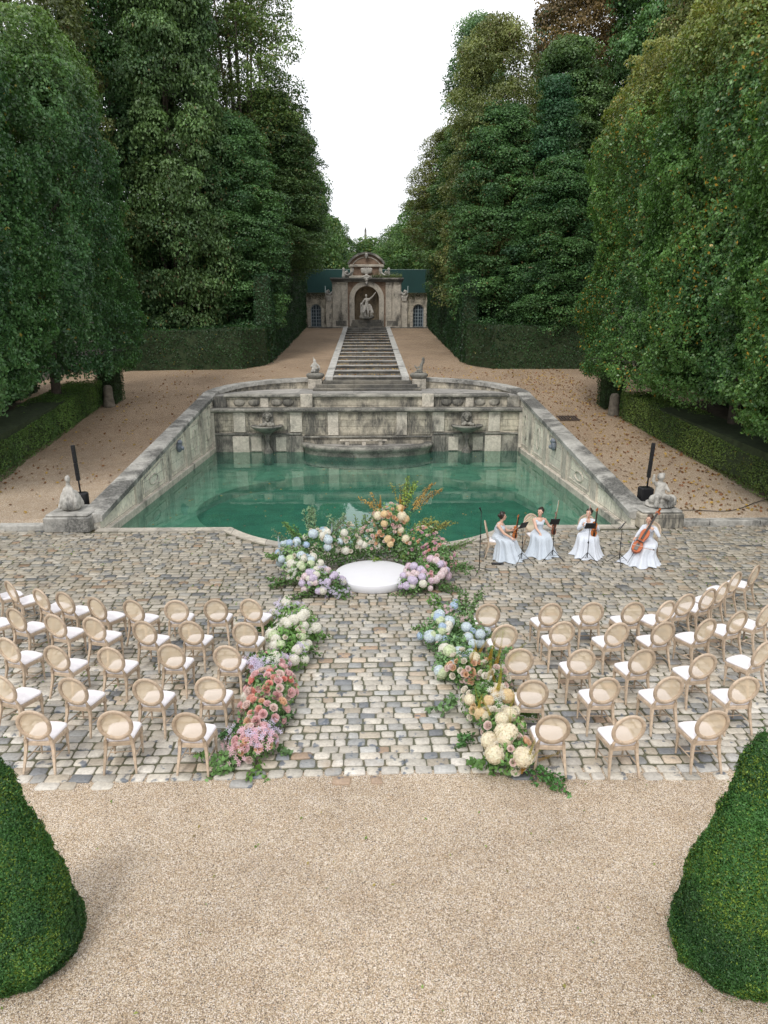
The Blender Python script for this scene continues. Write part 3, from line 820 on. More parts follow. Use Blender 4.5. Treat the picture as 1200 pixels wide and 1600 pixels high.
# niche: half cylinder and half dome
b = MB(); rings = []
for z in np.linspace(0, zs, 4): rings.append([(1.42 * math.cos(PI * k / 16), .4 + 1.3 * math.sin(PI * k / 16), z) for k in range(17)])
for a in np.linspace(0, PI / 2 - .02, 7)[1:]: rings.append([(1.42 * math.cos(a) * math.cos(PI * k / 16), .4 + 1.3 * math.cos(a) * math.sin(PI * k / 16), zs + 1.42 * math.sin(a)) for k in range(17)])
b.loft(rings, closed=False, cap=False); np_('niche', b, M['niche'])
b = MB(); b.box(xx(268), xx(924), 1.8, 2.3, 0, zz(283)); np_('rear_wall', b, M['pale'])
for x0, x1 in ((268, 415), (770, 918)):
    b = MB(); b.box(xx(x0), xx(x1), .02, 1.8, 0, zz(283)); np_('wall', b, M['pale'])
for x0, x1 in ((270, 340), (356, 411), (775, 828), (845, 912)):
    b = MB(); b.box(xx(x0), xx(x1), -.14, .02, zz(615), zz(300), .02); b.box(xx(x0) - .05, xx(x1) + .05, -.2, .02, zz(300), zz(284), .02); b.box(xx(x0) - .05, xx(x1) + .05, -.2, .02, zz(698), zz(618), .02)
    np_('pilaster', b, M['pale'])
for x0, x1 in ((300, 400), (785, 890)):
    b = MB(); b.box(xx(x0), xx(x1), -.205, -.19, zz(680), zz(632)); np_('wall_panel', b, M['lowpale'])
b = MB()
for (y0, y1, e) in ((283, 272, .1), (272, 262, .22), (262, 247, .36)): b.box(xx(265) - e * .5, xx(925) + e * .5, -.18 - e, 2.3, zz(y0), zz(y1), .02)
np_('cornice', b, M['trim'])
# attic
b = MB(); b.box(xx(452), xx(722), .0, .9, zz(246), zz(148)); np_('attic', b, M['brick'])
b = MB(); b.box(xx(425), xx(750), -.15, 1.0, zz(247), zz(226), .03); np_('attic_base', b, M['pale'])
b = MB(); b.box(xx(425), xx(755), -.22, 1.0, zz(150), zz(128), .03)
b.box(xx(440), xx(462), -.08, .9, zz(226), zz(150)); b.box(xx(715), xx(738), -.08, .9, zz(226), zz(150)); np_('attic_frame', b, M['pale'])
def seg(x0, x1, zb, zt, off, n=20):
    w = (x1 - x0) / 2; h = zt - zb; r = (w * w + h * h) / (2 * h); cx = (x0 + x1) / 2; cz = zt - r; a = math.asin(min(1, w / r))
    return [(cx + (r + off) * math.sin(-a + 2 * a * k / n), cz + (r + off) * math.cos(-a + 2 * a * k / n)) for k in range(n + 1)]
s1 = seg(xx(430), xx(752), zz(128), zz(38), 0); b = MB(); b.prism(s1, -.02, .9); np_('pediment', b, M['brick'])
so_ = seg(xx(430), xx(752), zz(128), zz(38), .22); b = MB()
b.loft([[(p[0], -.3, p[1]), (q[0], -.3, q[1]), (q[0], .95, q[1]), (p[0], .95, p[1])] for p, q in zip(s1, so_)], smooth=False); o = np_('pediment_moulding', b, M['trim']); fixnormals(o.data)
s2 = seg(xx(470), xx(712), zz(126), zz(66), 0); s3 = seg(xx(470), xx(712), zz(126), zz(66), .1); b = MB()
b.loft([[(p[0], -.08, p[1]), (q[0], -.08, q[1]), (q[0], .0, q[1]), (p[0], .0, p[1])] for p, q in zip(s2, s3)], smooth=False); np_('pediment_panel', b, M['pale'])
sculpt('crest', [((0, -.25, zz(45)), .16, (0, -.25, zz(70)), .12), ((0, -.3, zz(38)), .13, (1.4, 1, .8)), ((-.12, -.28, zz(52)), .09, (1, 1, 1)), ((.12, -.28, zz(52)), .09, (1, 1, 1))], .04, M['statue'], ny)
sculpt('shell_ornament', [((.48 * math.cos(a), -.2, zz(190) - .1 + .1 * math.sin(a)), .12, (.6 * math.cos(a), -.28, zz(170) + .12 * math.sin(a)), .08) for a in np.linspace(0, PI, 9)] +
       [((0, -.12, zz(200)), .34, (1.3, .5, .55)), ((-.45, -.2, zz(240)), .09, (0, -.22, zz(225)), .12), ((.45, -.2, zz(240)), .09, (0, -.22, zz(225)), .12)], .04, M['marble'], ny)
sculpt('keystone_mask', [((0, -.38, zz(262)), .24, (1, .8, 1.3)), ((0, -.35, zz(295)), .17, (0, -.25, zz(318)), .10), ((-.2, -.36, zz(248)), .14, (1, 1, 1)), ((.2, -.36, zz(248)), .14, (1, 1, 1)), ((0, -.54, zz(268)), .06, (1, 1, 1.4))], .04, M['statue'], ny)
def volute(cx, cz, s, sc=1.0, nm='volute'):
    pts = [(cx + s * sc * u, -.02, cz + sc * v) for u, v in ((-.35, .75), (-.30, .35), (-.05, .0), (.25, -.15), (.52, -.05), (.55, .2), (.38, .3), (.25, .15))]
    b = MB(); 
    for yy_ in (.1,): b.tube([(p[0], yy_, p[2]) for p in pts], [.12 * sc, .16 * sc, .2 * sc, .22 * sc, .22 * sc, .2 * sc, .16 * sc, .1 * sc], 8, T=Matrix.Diagonal((1, 2.2, 1, 1)))
    np_(nm, b, M['statue'])
for s, xc in ((-1, 440), (1, 742)): volute(xx(xc) , zz(215), s, 1.0)
for s, xc in ((-1, 262), (1, 922)): volute(xx(xc), zz(385), s, .95)
for x in (378, 800):
    sculpt('finial', [((xx(x), 0, zz(232)), .22, (xx(x), 0, zz(195)), .14), ((xx(x), 0, zz(172)), .17, (1, 1, 1.3))], .05, M['statue'], ny)
# side pieces
for s, (x0, x1) in ((-1, (205, 268)), (1, (918, 980))):
    b = MB(); b.box(xx(x0), xx(x1), .1, 1.6, 0, zz(405), .03); b.box(xx(x0) - .05, xx(x1) + .05, .02, 1.6, zz(405), zz(388), .03); np_('side_wall', b, M['pale'])
    xm = (x0 + x1) / 2
    sculpt('bracket_ornament', [((xx(xm + dx), -.02, zz(412)), .13, (xx(xm + dx * .7), .02, zz(455)), .05) for dx in (-24, -10, 6, 22)], .035, M['marble'], ny)
b = MB(); b.box(xx(40), xx(1182), -.75, 2, -.3, zz(690), .02); np_('plinth_step', b, M['trim'])
b = MB(); b.box(-1.9, 1.9, -1.6, .2, -.2, .22, .02); b.box(-1.75, 1.75, -1.2, .3, .22, .55, .02); b.box(-1.65, 1.65, -.8, .3, .55, .92, .03); np_('fountain_steps', b, M['step'])
b = MB()
for k in range(40):
    b.blob((rnd.uniform(1.2, 3.0), rnd.uniform(-.2, .4), zz(245) + rnd.uniform(0, .28)), rnd.uniform(.08, .16), 6, jit=.4)
# moss and plants on the cornice
n = 1800; P = np.stack([nr.uniform(.6, 4.0, n), nr.uniform(-.5, .6, n), zz(246) + np.abs(nr.normal(0, .16, n)) * (1.6 - np.abs(np.linspace(.6, 4, n) - 2.2) * .3)], 1)
link('cornice_plants', quads('cornice_plants', leaves(P, np.tile((0, -.5, 1.), (n, 1)), .13, .6, .8), leafcol(P, (.05, .07, .03), (.09, .12, .04), 1)), M['leaf'], ny)

# low ruinous walls with arched windows each side
for s, (x0, x1, w0, w1), sd in ((-1, (0, 203, 60, 160), 'left'), (1, (982, 1190, 1032, 1134), 'right')):
    r = empty('garden_wall', 'low dark rubble wall with an arched barred window, %s of the pavilion' % sd, 'wall', (xx((x0 + x1) / 2), NY, NZ), group='low walls beside the pavilion')
    ox = xx((x0 + x1) / 2); wc = xx((w0 + w1) / 2) - ox; hw = xx(w1) - xx(w0); hw /= 2
    zt = zz(388); zsp = zz(500) - hw * .6
    bb = arch_panel(xx(x0) - ox - wc - (2.5 if s < 0 else 0), xx(x1) - ox - wc + (2.5 if s > 0 else 0), zt, hw, zsp, .3, .9)
    bb.v = [(p[0] + wc, p[1], p[2]) for p in bb.v]; bb.build('wall_face', M['wall_x'], r)
    b = MB(); b.box(xx(x0) - ox - (2.5 if s < 0 else 0), xx(x1) - ox + (2.5 if s > 0 else 0), .92, 1.3, 0, zt + .02); b.build('wall_core', M['wall_x'], r)
    b = MB(); P = [(wc + hw * math.cos(t), .78, zsp + hw * math.sin(t)) for t in np.linspace(0, PI, 15)]
    b.add([(wc - hw, .78, .2)] + [(p[0], p[1], p[2]) for p in reversed(P)] + [(wc + hw, .78, .2)], [tuple(range(17))]); gl = b.build('window', M['window'], r)
    b = MB(); b.tube([(wc - hw + .05, .6, .2), (wc - hw + .05, .6, zsp)] + [(wc + (hw - .05) * math.cos(t), .6, zsp + (hw - .05) * math.sin(t)) for t in np.linspace(PI, 0, 13)] + [(wc + hw - .05, .6, .2)], .06, 6, smooth=False)
    for q in (-.5, 0, .5): b.box(wc + q * hw - (.045 if q == 0 else .02), wc + q * hw + (.045 if q == 0 else .02), .58, .62, .2, zsp + hw * math.sqrt(1 - q * q) - .05)
    for q in np.linspace(.2, zsp, 6): b.box(wc - hw, wc + hw, .585, .615, q - .02, q + .03)
    b.build('frame', M['winframe'], gl)
    b = MB()
    for k in range(7):
        for sg in (-1, 1): b.box(wc + sg * (hw + .16) - .16 - .03 * (k % 2), wc + sg * (hw + .16) + .14 + .04 * (k % 2), .2, .3, .05 + k * .31, .33 + k * .31, .015)
    b.build('quoin', M['pale'], r)
    n = 2600; P = np.stack([nr.uniform(xx(x0) - ox, xx(x1) - ox, n), nr.uniform(.15, .9, n), zt - np.abs(nr.normal(0, .3, n)) + .12], 1)
    link('ivy', quads('ivy', leaves(P, np.tile((0, -1., .6), (n, 1)), .12, .6, .7), leafcol(P, (.03, .035, .02), (.06, .055, .03), 1)), M['leaf'], r)

# statue in the niche
stt = empty('statue', 'pale carved statue of a draped figure with one raised arm inside the niche', 'statue', (0, 79.9, 7.47))
def S(x, z, y=0): return ((x - 590) * .01205, y, (612 - z) * .01205)
sculpt('rock_base', [(S(590, 598), .45, (1.5, 1, .45)), (S(540, 590), .28, (1, 1, .9)), (S(640, 585), .25, (1, 1, .9)), (S(545, 560, .1), .22, (1, 1, 1.5)), (S(630, 560, .15), .22, (1, 1, 1.4))], .05, M['lowpale'], stt, rough=.06)
sculpt('figure', [(S(585, 398, -.1), .15, (.85, .95, 1.15)), (S(587, 410), .09, S(588, 425), .09), (S(575, 432), .17, S(608, 432), .16), (S(592, 440), .2, S(588, 475), .19), (S(588, 480), .21, S(585, 500), .22),
        (S(612, 430), .1, S(645, 405, -.15), .075), (S(645, 405, -.15), .07, S(672, 370, -.25), .055), (S(672, 370, -.25), .06, (1, 1, 1.2)),
        (S(572, 432), .1, S(548, 462, -.1), .08), (S(548, 462, -.1), .075, S(535, 480, -.3), .06),
        (S(580, 500), .16, S(560, 545, -.35), .12), (S(560, 545, -.35), .11, S(556, 590, -.15), .08), (S(596, 500), .16, S(603, 550, -.25), .11), (S(603, 550, -.25), .1, S(603, 596, -.2), .07), (S(603, 600, -.3), .07, (1, 1.8, .7)),
        (S(540, 470, .1), .14, S(545, 580, .15), .2), (S(555, 490, .1), .2, S(575, 580, .1), .2), (S(630, 490, .15), .1, S(640, 545, .1), .2), (S(562, 440, .15), .1, S(540, 490, .1), .14), (S(615, 480, .1), .16, S(622, 520, .1), .17)], .028, M['marble'], stt, rough=.02)

# green screen fence behind
fe = empty('screen_fence', 'tall dark green windbreak screen on posts behind the pavilion', 'fence', (0, 84.5, 6.7))
b = MB(); b.box(-9.5, 9.5, 0, .05, 1.5, 6.55); b.build('screen', M['screen'], fe)
for x in (-8.2, -4.9, -1.7, 1.7, 4.9, 8.2):
    b = MB(); b.tube([(x, -.08, -.2), (x, -.08, 4.7)], .05, 8); b.build('post', M['steel'], fe)
b = MB()
b.v = []; b.tube([(-9.5, .02, 6.55), (9.5, .02, 6.55)], .03, 6); b.build('rail', M['steel'], fe)
# thin obelisk far beyond
b = MB(); b.prism([(-.6, 0), (.6, 0), (.28, 24.0), (0, 24.8), (-.28, 24.0)], -.3, .3); tag(b.build('obelisk', M['trim'], None, (-.2, 190, 8.0)), 'slim dark obelisk tip far away above the treetops on the axis', 'obelisk')

# ================================================================== VEGETATION
def hedge(name, label, poly, z0f, h, size, dens, c1, c2, accent=None, afrac=0, rough=.09, parent=None, group=None, cat='hedge'):
    """box hedge over a plan polygon (counter-clockwise list of (x,y)), leaves on sides and top plus a dark solid core"""
    V = []; C = []; n = len(poly)
    cx = sum(p[0] for p in poly) / n; cy = sum(p[1] for p in poly) / n
    P = []; Nn = []
    for i in range(n):
        a = poly[i]; b_ = poly[(i + 1) % n]; L = math.hypot(b_[0] - a[0], b_[1] - a[1]); k = int(L * h * dens)
        if k < 1: continue
        t = nr.random(k); z = nr.random(k) ** .9
        x = a[0] + (b_[0] - a[0]) * t; y = a[1] + (b_[1] - a[1]) * t
        nx_, ny_ = (b_[1] - a[1]) / L, -(b_[0] - a[0]) / L
        hh = h if not callable(h) else h
        P.append(np.stack([x, y, np.array([z0f(q) for q in y]) + z * h + .02], 1)); Nn.append(np.tile((nx_, ny_, .25), (k, 1)))
    xs_ = [p[0] for p in poly]; ys_ = [p[1] for p in poly]; A = (max(xs_) - min(xs_)) * (max(ys_) - min(ys_)); k = int(A * dens)
    q = np.stack([nr.uniform(min(xs_), max(xs_), k), nr.uniform(min(ys_), max(ys_), k)], 1)
    ins = np.ones(k, bool)
    for i in range(n):
        a = poly[i]; b_ = poly[(i + 1) % n]; ins &= ((b_[0] - a[0]) * (q[:, 1] - a[1]) - (b_[1] - a[1]) * (q[:, 0] - a[0])) > 0
    q = q[ins]
    P.append(np.stack([q[:, 0], q[:, 1], np.array([z0f(v) for v in q[:, 1]]) + h], 1)); Nn.append(np.tile((0, 0, 1.), (len(q), 1)))
    P = np.concatenate(P); Nn = norm(np.concatenate(Nn))
    d = (vnoise(P, 1.1) - .5) * rough * 2 + (vnoise(P, 3.7) - .5) * rough + nr.uniform(-.05, .02, len(P))
    P = P + Nn * d[:, None]
    q = leaves(P, Nn, size, .6, .6, .25); c = leafcol(P, c1, c2, .8, accent, afrac)
    off = np.array([cx, cy, z0f(cy)])
    me = quads(name, q - off, c, M['leaf'])
    # dark inner box appended, standing in for the hedge's shaded inside
    b = MB(); iz = .12
    pc_ = [(cx + (p[0] - cx) * (1 - iz / max(.3, abs(p[0] - cx))) if abs(p[0] - cx) > .01 else cx, cy + (p[1] - cy) * (1 - iz / max(.3, abs(p[1] - cy))) if abs(p[1] - cy) > .01 else cy) for p in poly]
    b.v = [(p[0] - off[0], p[1] - off[1], z0f(p[1]) - .1 - off[2]) for p in pc_] + [(p[0] - off[0], p[1] - off[1], z0f(p[1]) + h - iz - off[2]) for p in pc_]
    b.f = [tuple(range(n - 1, -1, -1)), tuple(range(n, 2 * n))] + [(i, (i + 1) % n, (i + 1) % n + n, i + n) for i in range(n)]; b.mi = [0] * len(b.f); b.sm = [False] * len(b.f)
    if parent is None:
        r = empty(name, label, cat, tuple(off), 0, group)
    else: r = parent
    link('leaves', me, None, r); b.build('dark_core', M['core'], r)
    return r

# clipped low hedges edging the gravel banks
hedge('low_hedge', 'waist-high clipped box hedge along the left gravel bank', [(-15.0, 14), (-13.1, 14), (-13.95, 36.4), (-15.7, 36.4)], ter, 1.3, .062, 700, (.045, .090, .028), (.105, .175, .05), (.24, .2, .04), .006)
hedge('low_hedge', 'waist-high clipped box hedge along the right gravel bank', [(14.6, 14), (16.4, 14), (14.3, 33.6), (12.55, 33.6)], ter, 1.3, .062, 700, (.05, .095, .028), (.12, .165, .045), (.24, .2, .04), .015)
# taller dark hedges round the stair slopes
HC = ((.010, .030, .011), (.026, .062, .020))
hedge('tall_hedge', 'tall dark clipped hedge block to the left of the stair slope', [(-16.5, 47.6), (-8.6, 48.3), (-7.2, 50.3), (-7.05, 83), (-16.5, 83), (-24, 62)], ter, 2.7, .12, 110, *HC, (.25, .22, .05), .012, .16)
hedge('tall_hedge', 'tall dark clipped hedge block to the right of the stair slope', [(7.05, 83), (7.2, 50.6), (8.8, 48.2), (17.0, 48.2), (20, 62), (16.5, 83)], ter, 3.0, .12, 110, *HC, (.2, .18, .05), .004, .16)
hedge('side_hedge', 'narrow high clipped green hedge wall along the left side of the upper slope', [(-8.2, 51.5), (-7.0, 51.5), (-6.9, 83), (-8.2, 83)], ter, 6.2, .14, 130, (.012, .034, .018), (.03, .07, .03), None, 0, .12)
hedge('side_hedge', 'narrow high clipped green hedge wall along the right side of the upper slope', [(7.0, 51.5), (8.2, 51.5), (8.2, 83), (6.9, 83)], ter, 6.2, .14, 130, (.012, .034, .018), (.03, .07, .03), None, 0, .12)
hedge('hedge_end', 'small dark clipped bush at the far end of the right low hedge', [(12.3, 35.2), (13.4, 35.2), (13.4, 36.4), (12.3, 36.4)], ter, 1.9, .07, 500, (.012, .03, .012), (.03, .06, .02), cat='bush')
hedge('hedge_end', 'small dark clipped bush at the far end of the left low hedge', [(-14.4, 36.7), (-13.3, 36.7), (-13.3, 38.0), (-14.4, 38.0)], ter, 2.4, .07, 500, (.012, .03, .012), (.03, .06, .02), cat='bush')

for s_, nm_ in ((-1, 'left'), (1, 'right')):
    hedge('backing_hedge', 'dark unclipped hedge in the shade behind the %s row of hornbeams' % nm_, [(min(s_ * 18.8, s_ * 20.4), 12), (max(s_ * 18.8, s_ * 20.4), 12), (max(s_ * 18.8, s_ * 20.4), 40), (min(s_ * 18.8, s_ * 20.4), 40)], ter, 4.2, .16, 90, (.012, .03, .012), (.03, .06, .02), None, 0, .3)
# clipped hornbeam column: tall rounded slab of foliage
def column_crown(rx, ry, h, n, size, c1, c2, accent=None, afrac=0, topglow=None, seed=0):
    d = norm(nr.normal(0, 1, (n, 3)))
    # sample on box surface for even density
    ax = 2 * (rx + ry) * 2 * h; t = nr.random(n) * (4 * (rx + ry)); side = nr.random(n) < (ax / (ax + 4 * rx * ry * 1.6))
    x = np.where(t < 2 * rx, t - rx, np.where(t < 2 * rx + 2 * ry, rx, np.where(t < 4 * rx + 2 * ry, 3 * rx + 2 * ry - t, -rx)))
    y = np.where(t < 2 * rx, -ry, np.where(t < 2 * rx + 2 * ry, t - 2 * rx - ry, np.where(t < 4 * rx + 2 * ry, ry, 4 * rx + 3 * ry - t)))
    z = nr.random(n)
    x = np.where(side, x, nr.uniform(-rx, rx, n)); y = np.where(side, y, nr.uniform(-ry, ry, n)); z = np.where(side, z, 1.0)
    # round off plan (superellipse) and top
    u = x / rx; v = y / ry; L = (np.abs(u) ** 4.6 + np.abs(v) ** 4.6) ** (1 / 4.6); sc = np.where(L > 1e-6, np.minimum(1, 1 / np.maximum(L, 1e-6)), 1)
    u = u * sc; v = v * sc
    zt = z * h; k = np.clip((z - .66) / .34, 0, 1); shrink = np.sqrt(np.maximum(0, 1 - (k * .90) ** 3.0))
    low = np.clip(z / .16, 0, 1); shrink = shrink * (.80 + .20 * np.sqrt(low))
    P = np.stack([u * rx * shrink, v * ry * shrink, zt], 1)
    P[:, 2] = np.where(side, P[:, 2], h * (1 - .10 * (u * u + v * v)))
    Nn = norm(np.stack([u / rx * 3 * np.abs(u) ** 1.2, v / ry * 3 * np.abs(v) ** 1.2, .05 + k * .6], 1) + 1e-4)
    Q = P + seed * 13.7
    W = Q * np.array([1, 1, .75]); dd = (vnoise(Q, .3) - .5) * 1.2 + (vnoise(W, .95) - .5) * 1.15 + (vnoise(W, 2.3) - .5) * .75 + (vnoise(Q, 4.6) - .5) * .5
    depth = np.where(nr.random(n) < .72, nr.uniform(-.15, .05, n), -nr.uniform(.15, 1.1, n))
    P = P + Nn * (dd + depth)[:, None]
    P[:, 2] -= np.where(z < .06, nr.uniform(0, .8, n) * vnoise(Q, .8), 0)
    keep = (vnoise(W, 2.6) + .35 * vnoise(Q, .6)) > .42
    P = P[keep]; Nn = Nn[keep]; kk = k[keep]
    c = leafcol(P + seed * 7.1, c1, c2, .55, accent, afrac, np.clip(vnoise(P + seed * 5, .3) * 2.2 - .6, 0, 1.4) * (.35 + .65 * kk + .3))
    if topglow is not None:  # crown tops tinted lighter and yellower, light from above put into leaf colour
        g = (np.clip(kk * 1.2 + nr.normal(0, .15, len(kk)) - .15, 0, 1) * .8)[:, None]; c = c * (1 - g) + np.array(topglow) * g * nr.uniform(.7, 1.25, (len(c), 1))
    return quads('crown', leaves(P, Nn, size, .62, .62, .2), c, M['leaf_gloss'])

def trunk_mesh(h, r, branches=5, spread=2.2, seed=1):
    rr = random.Random(seed); b = MB()
    b.tube([(0, 0, -.3), (.03, .02, .3), (.06, -.04, h * .4), (-.05, .05, h)], [r * 1.5, r * 1.05, r * .85, r * .35], 10)
    for k in range(branches):
        a = rr.uniform(0, 2 * PI); z = h * rr.uniform(.3, .8); l = spread * rr.uniform(.6, 1.1)
        b.tube([(0, 0, z), (math.cos(a) * l * .5, math.sin(a) * l * .5, z + l * .55), (math.cos(a) * l, math.sin(a) * l, z + l * 1.3)], [r * .45, r * .3, r * .1], 6)
    return b.mesh('trunk')

def tree_obj(name, label, cat, x, y, crown, trunk, cz, group=None, rz=0, sc=(1, 1, 1), gz=None):
    g = ter(y) + max(0, abs(x) - 16) * .02 if gz is None else gz
    r = empty(name, label, cat, (x, y, g), rz, group)
    c = bpy.data.objects.new('crown', crown); COL.objects.link(c); c.parent = r; c.location = (0, 0, cz); c.scale = sc
    t = bpy.data.objects.new('trunk', trunk); COL.objects.link(t); t.parent = r; ts = {'LCa': 1, 'RCa': 1, 'FAR': .5, 'BL': .68, 'OL': .7}.get(next((k for k, v in globals().items() if v is crown and k != 'crown'), ''), .9); t.scale = (1, 1, sc[2] * ts)
    if not trunk.materials: trunk.materials.append(M['bark'])
    return r

tk = [trunk_mesh(11, .22, 6, 2.4, s) for s in (1, 2)]
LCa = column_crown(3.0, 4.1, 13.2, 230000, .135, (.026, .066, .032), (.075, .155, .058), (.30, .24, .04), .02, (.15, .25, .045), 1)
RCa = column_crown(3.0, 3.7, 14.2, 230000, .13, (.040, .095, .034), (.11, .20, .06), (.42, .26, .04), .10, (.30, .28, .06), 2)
tree_obj('hornbeam', 'tall clipped hornbeam with rounded top on the left bank, farther from the camera', 'tree', -15.1, 33.6, LCa, tk[0], 2.5, 'clipped hornbeams on the left bank', 0, (1, 1, 1.07))
tree_obj('hornbeam', 'tall clipped hornbeam cut by the left edge of the photo, nearer the camera', 'tree', -15.4, 24.6, LCa, tk[1], 3.2, 'clipped hornbeams on the left bank', PI, (1, 1.0, 1.06))
tree_obj('hornbeam', 'tall clipped hornbeam with yellowing top on the right bank, farthest of its row', 'tree', 14.7, 34.4, RCa, tk[1], 1.9, 'clipped hornbeams on the right bank')
tree_obj('hornbeam', 'tall clipped hornbeam in the middle of the row on the right bank', 'tree', 14.9, 27.2, RCa, tk[0], 2.6, 'clipped hornbeams on the right bank', PI, (1, 1, 1.02))
tree_obj('hornbeam', 'tall clipped hornbeam at the right edge of the photo, nearest of its row', 'tree', 15.2, 20.2, RCa, tk[1], 2.9, 'clipped hornbeams on the right bank', PI * .98, (1, 1, .98))

# loose-crowned trees: clumps of leaves around limbs
def clump_crown(rx, ry, h, nclump, per, size, c1, c2, accent=None, afrac=0, clr=1.0, dense=.7, taper=.5, seed=0, csq=.6):
    P = []; Nn = []; cs = []
    rr = np.random.default_rng(seed + 50)
    for k in range(nclump):
        z = rr.random() ** .9
        prof = math.sqrt(max(0.02, 1 - (max(0, z - .25) / .77) ** 2.2)) * (1 - taper * .35 * z) if z > .25 else (.82 + .18 * z / .25)
        a = rr.uniform(0, 2 * PI); q = (dense + (1 - dense) * rr.random()) if rr.random() < .8 else rr.random() * dense
        c = np.array([math.cos(a) * rx * prof * q, math.sin(a) * ry * prof * q, z * h])
        s = clr * rr.uniform(.6, 1.3)
        d = norm(rr.normal(0, 1, (per, 3))); d[:, 2] = np.abs(d[:, 2]) * np.where(rr.random(per) < .75, 1, -1)
        p = c + d * np.array([s, s, s * csq]) * (rr.uniform(.45, 1, (per, 1)) ** .5)
        P.append(p); Nn.append(d + np.array([0, 0, .5])); cs.append(np.full(per, rr.uniform(.72, 1.28)))
    P = np.concatenate(P); Nn = norm(np.concatenate(Nn)); cs = np.concatenate(cs)
    c = leafcol(P + seed * 3.3, c1, c2, .35, accent, afrac, np.clip(vnoise(P + seed * 9, .25) * 2.4 - .7, 0, 1.5)) * cs[:, None]
    return quads('crown', leaves(P, Nn, size, .6, .6, .35), c, M['leaf'])

def limb_mesh(h, r, n, rx, seed):
    rr = random.Random(seed); b = MB(); b.tube([(0, 0, -.5), (0, 0, h * .25), (.2, .1, h * .6), (.1, 0, h * .95)], [r * 1.3, r, r * .6, r * .12], 10)
    for k in range(n):
        a = rr.uniform(0, 2 * PI); z = h * rr.uniform(.18, .8); l = rx * rr.uniform(.5, .95)
        b.tube([(0, 0, z), (math.cos(a) * l * .4, math.sin(a) * l * .4, z + l * .8), (math.cos(a) * l * .8, math.sin(a) * l * .8, min(h, z + l * 2.0))], [r * .4, r * .25, r * .06], 6)
    return b.mesh('trunk')

lt = [limb_mesh(22, .32, 10, 3.6, s) for s in (5, 6, 7)]
G1 = clump_crown(4.4, 4.4, 22, 380, 400, .205, (.030, .070, .034), (.082, .155, .060), (.16, .11, .04), .03, 1.35, .72, .35, 1)
G2 = clump_crown(4.4, 4.4, 22, 380, 400, .205, (.036, .072, .034), (.092, .145, .058), (.15, .12, .05), .05, 1.3, .72, .45, 2)
OL = clump_crown(4.6, 4.6, 19, 280, 300, .18, (.070, .090, .035), (.145, .155, .060), (.16, .11, .05), .12, 1.3, .74, .5, 3)
BL = clump_crown(3.2, 3.2, 16, 130, 260, .17, (.024, .066, .036), (.060, .125, .062), None, 0, 1.0, .7, 2.2, 4)
BR_ = clump_crown(5.0, 5.0, 22, 260, 280, .22, (.09, .065, .035), (.17, .11, .055), (.05, .10, .04), .35, 1.5, .72, .5, 5)
TL = clump_crown(4.0, 4.0, 24, 260, 260, .20, (.055, .10, .06), (.13, .20, .11), None, 0, 1.25, .72, .8, 6)
AIRY = clump_crown(4.9, 4.4, 20, 380, 190, .19, (.045, .08, .03), (.12, .17, .06), (.2, .16, .05), .1, 1.15, .55, .6, 7)
BRN = clump_crown(5.0, 5.0, 22, 260, 280, .20, (.055, .07, .03), (.12, .13, .05), (.12, .09, .04), .1, 1.4, .72, .45, 8)
FAR = clump_crown(6, 5, 13, 170, 260, .27, (.04, .085, .035), (.10, .17, .06), (.2, .24, .06), .15, 1.7, .7, .6, 9)

midL = [('dense dark green tree above the left hedge, left of its front row', -18.5, 55, G1, 0, 3.4, (1, 1, 1.25)),
        ('dense dark green tree above the left hedge, middle of its front row', -13.8, 53.0, G2, 2, 3.0, (.95, .9, 1.28)),
        ('dark clipped tree at the corner of the left hedge nearest the stair', -9.9, 55.0, G1, 1.1, 3.2, (.78, .85, .66)),
        ('dark tree along the left upper slope, second from the pool', -8.0, 62.5, G2, .6, 7.2, (.95, 1, .62)),
        ('dark tree along the left upper slope, third from the pool', -8.5, 70, G1, 2.9, 8.4, (1.02, 1, .56)),
        ('dark tree along the left upper slope, closest to the pavilion', -10.6, 77, G2, 4, 7.4, (.9, 1, .48)),
        ('olive brown tree behind the left hornbeams at the top left', -21, 47, BRN, 0, 6, (1.05, 1, 1.1)),
        ('brownish green tree behind the left hedge, high at the top of the photo', -15.0, 59, BRN, 2, 7, (1, 1, 1.15)),
        ('dark tree at the far left behind the hornbeams', -28, 45, G1, 3, 5, (1.1, 1, 1.15))]
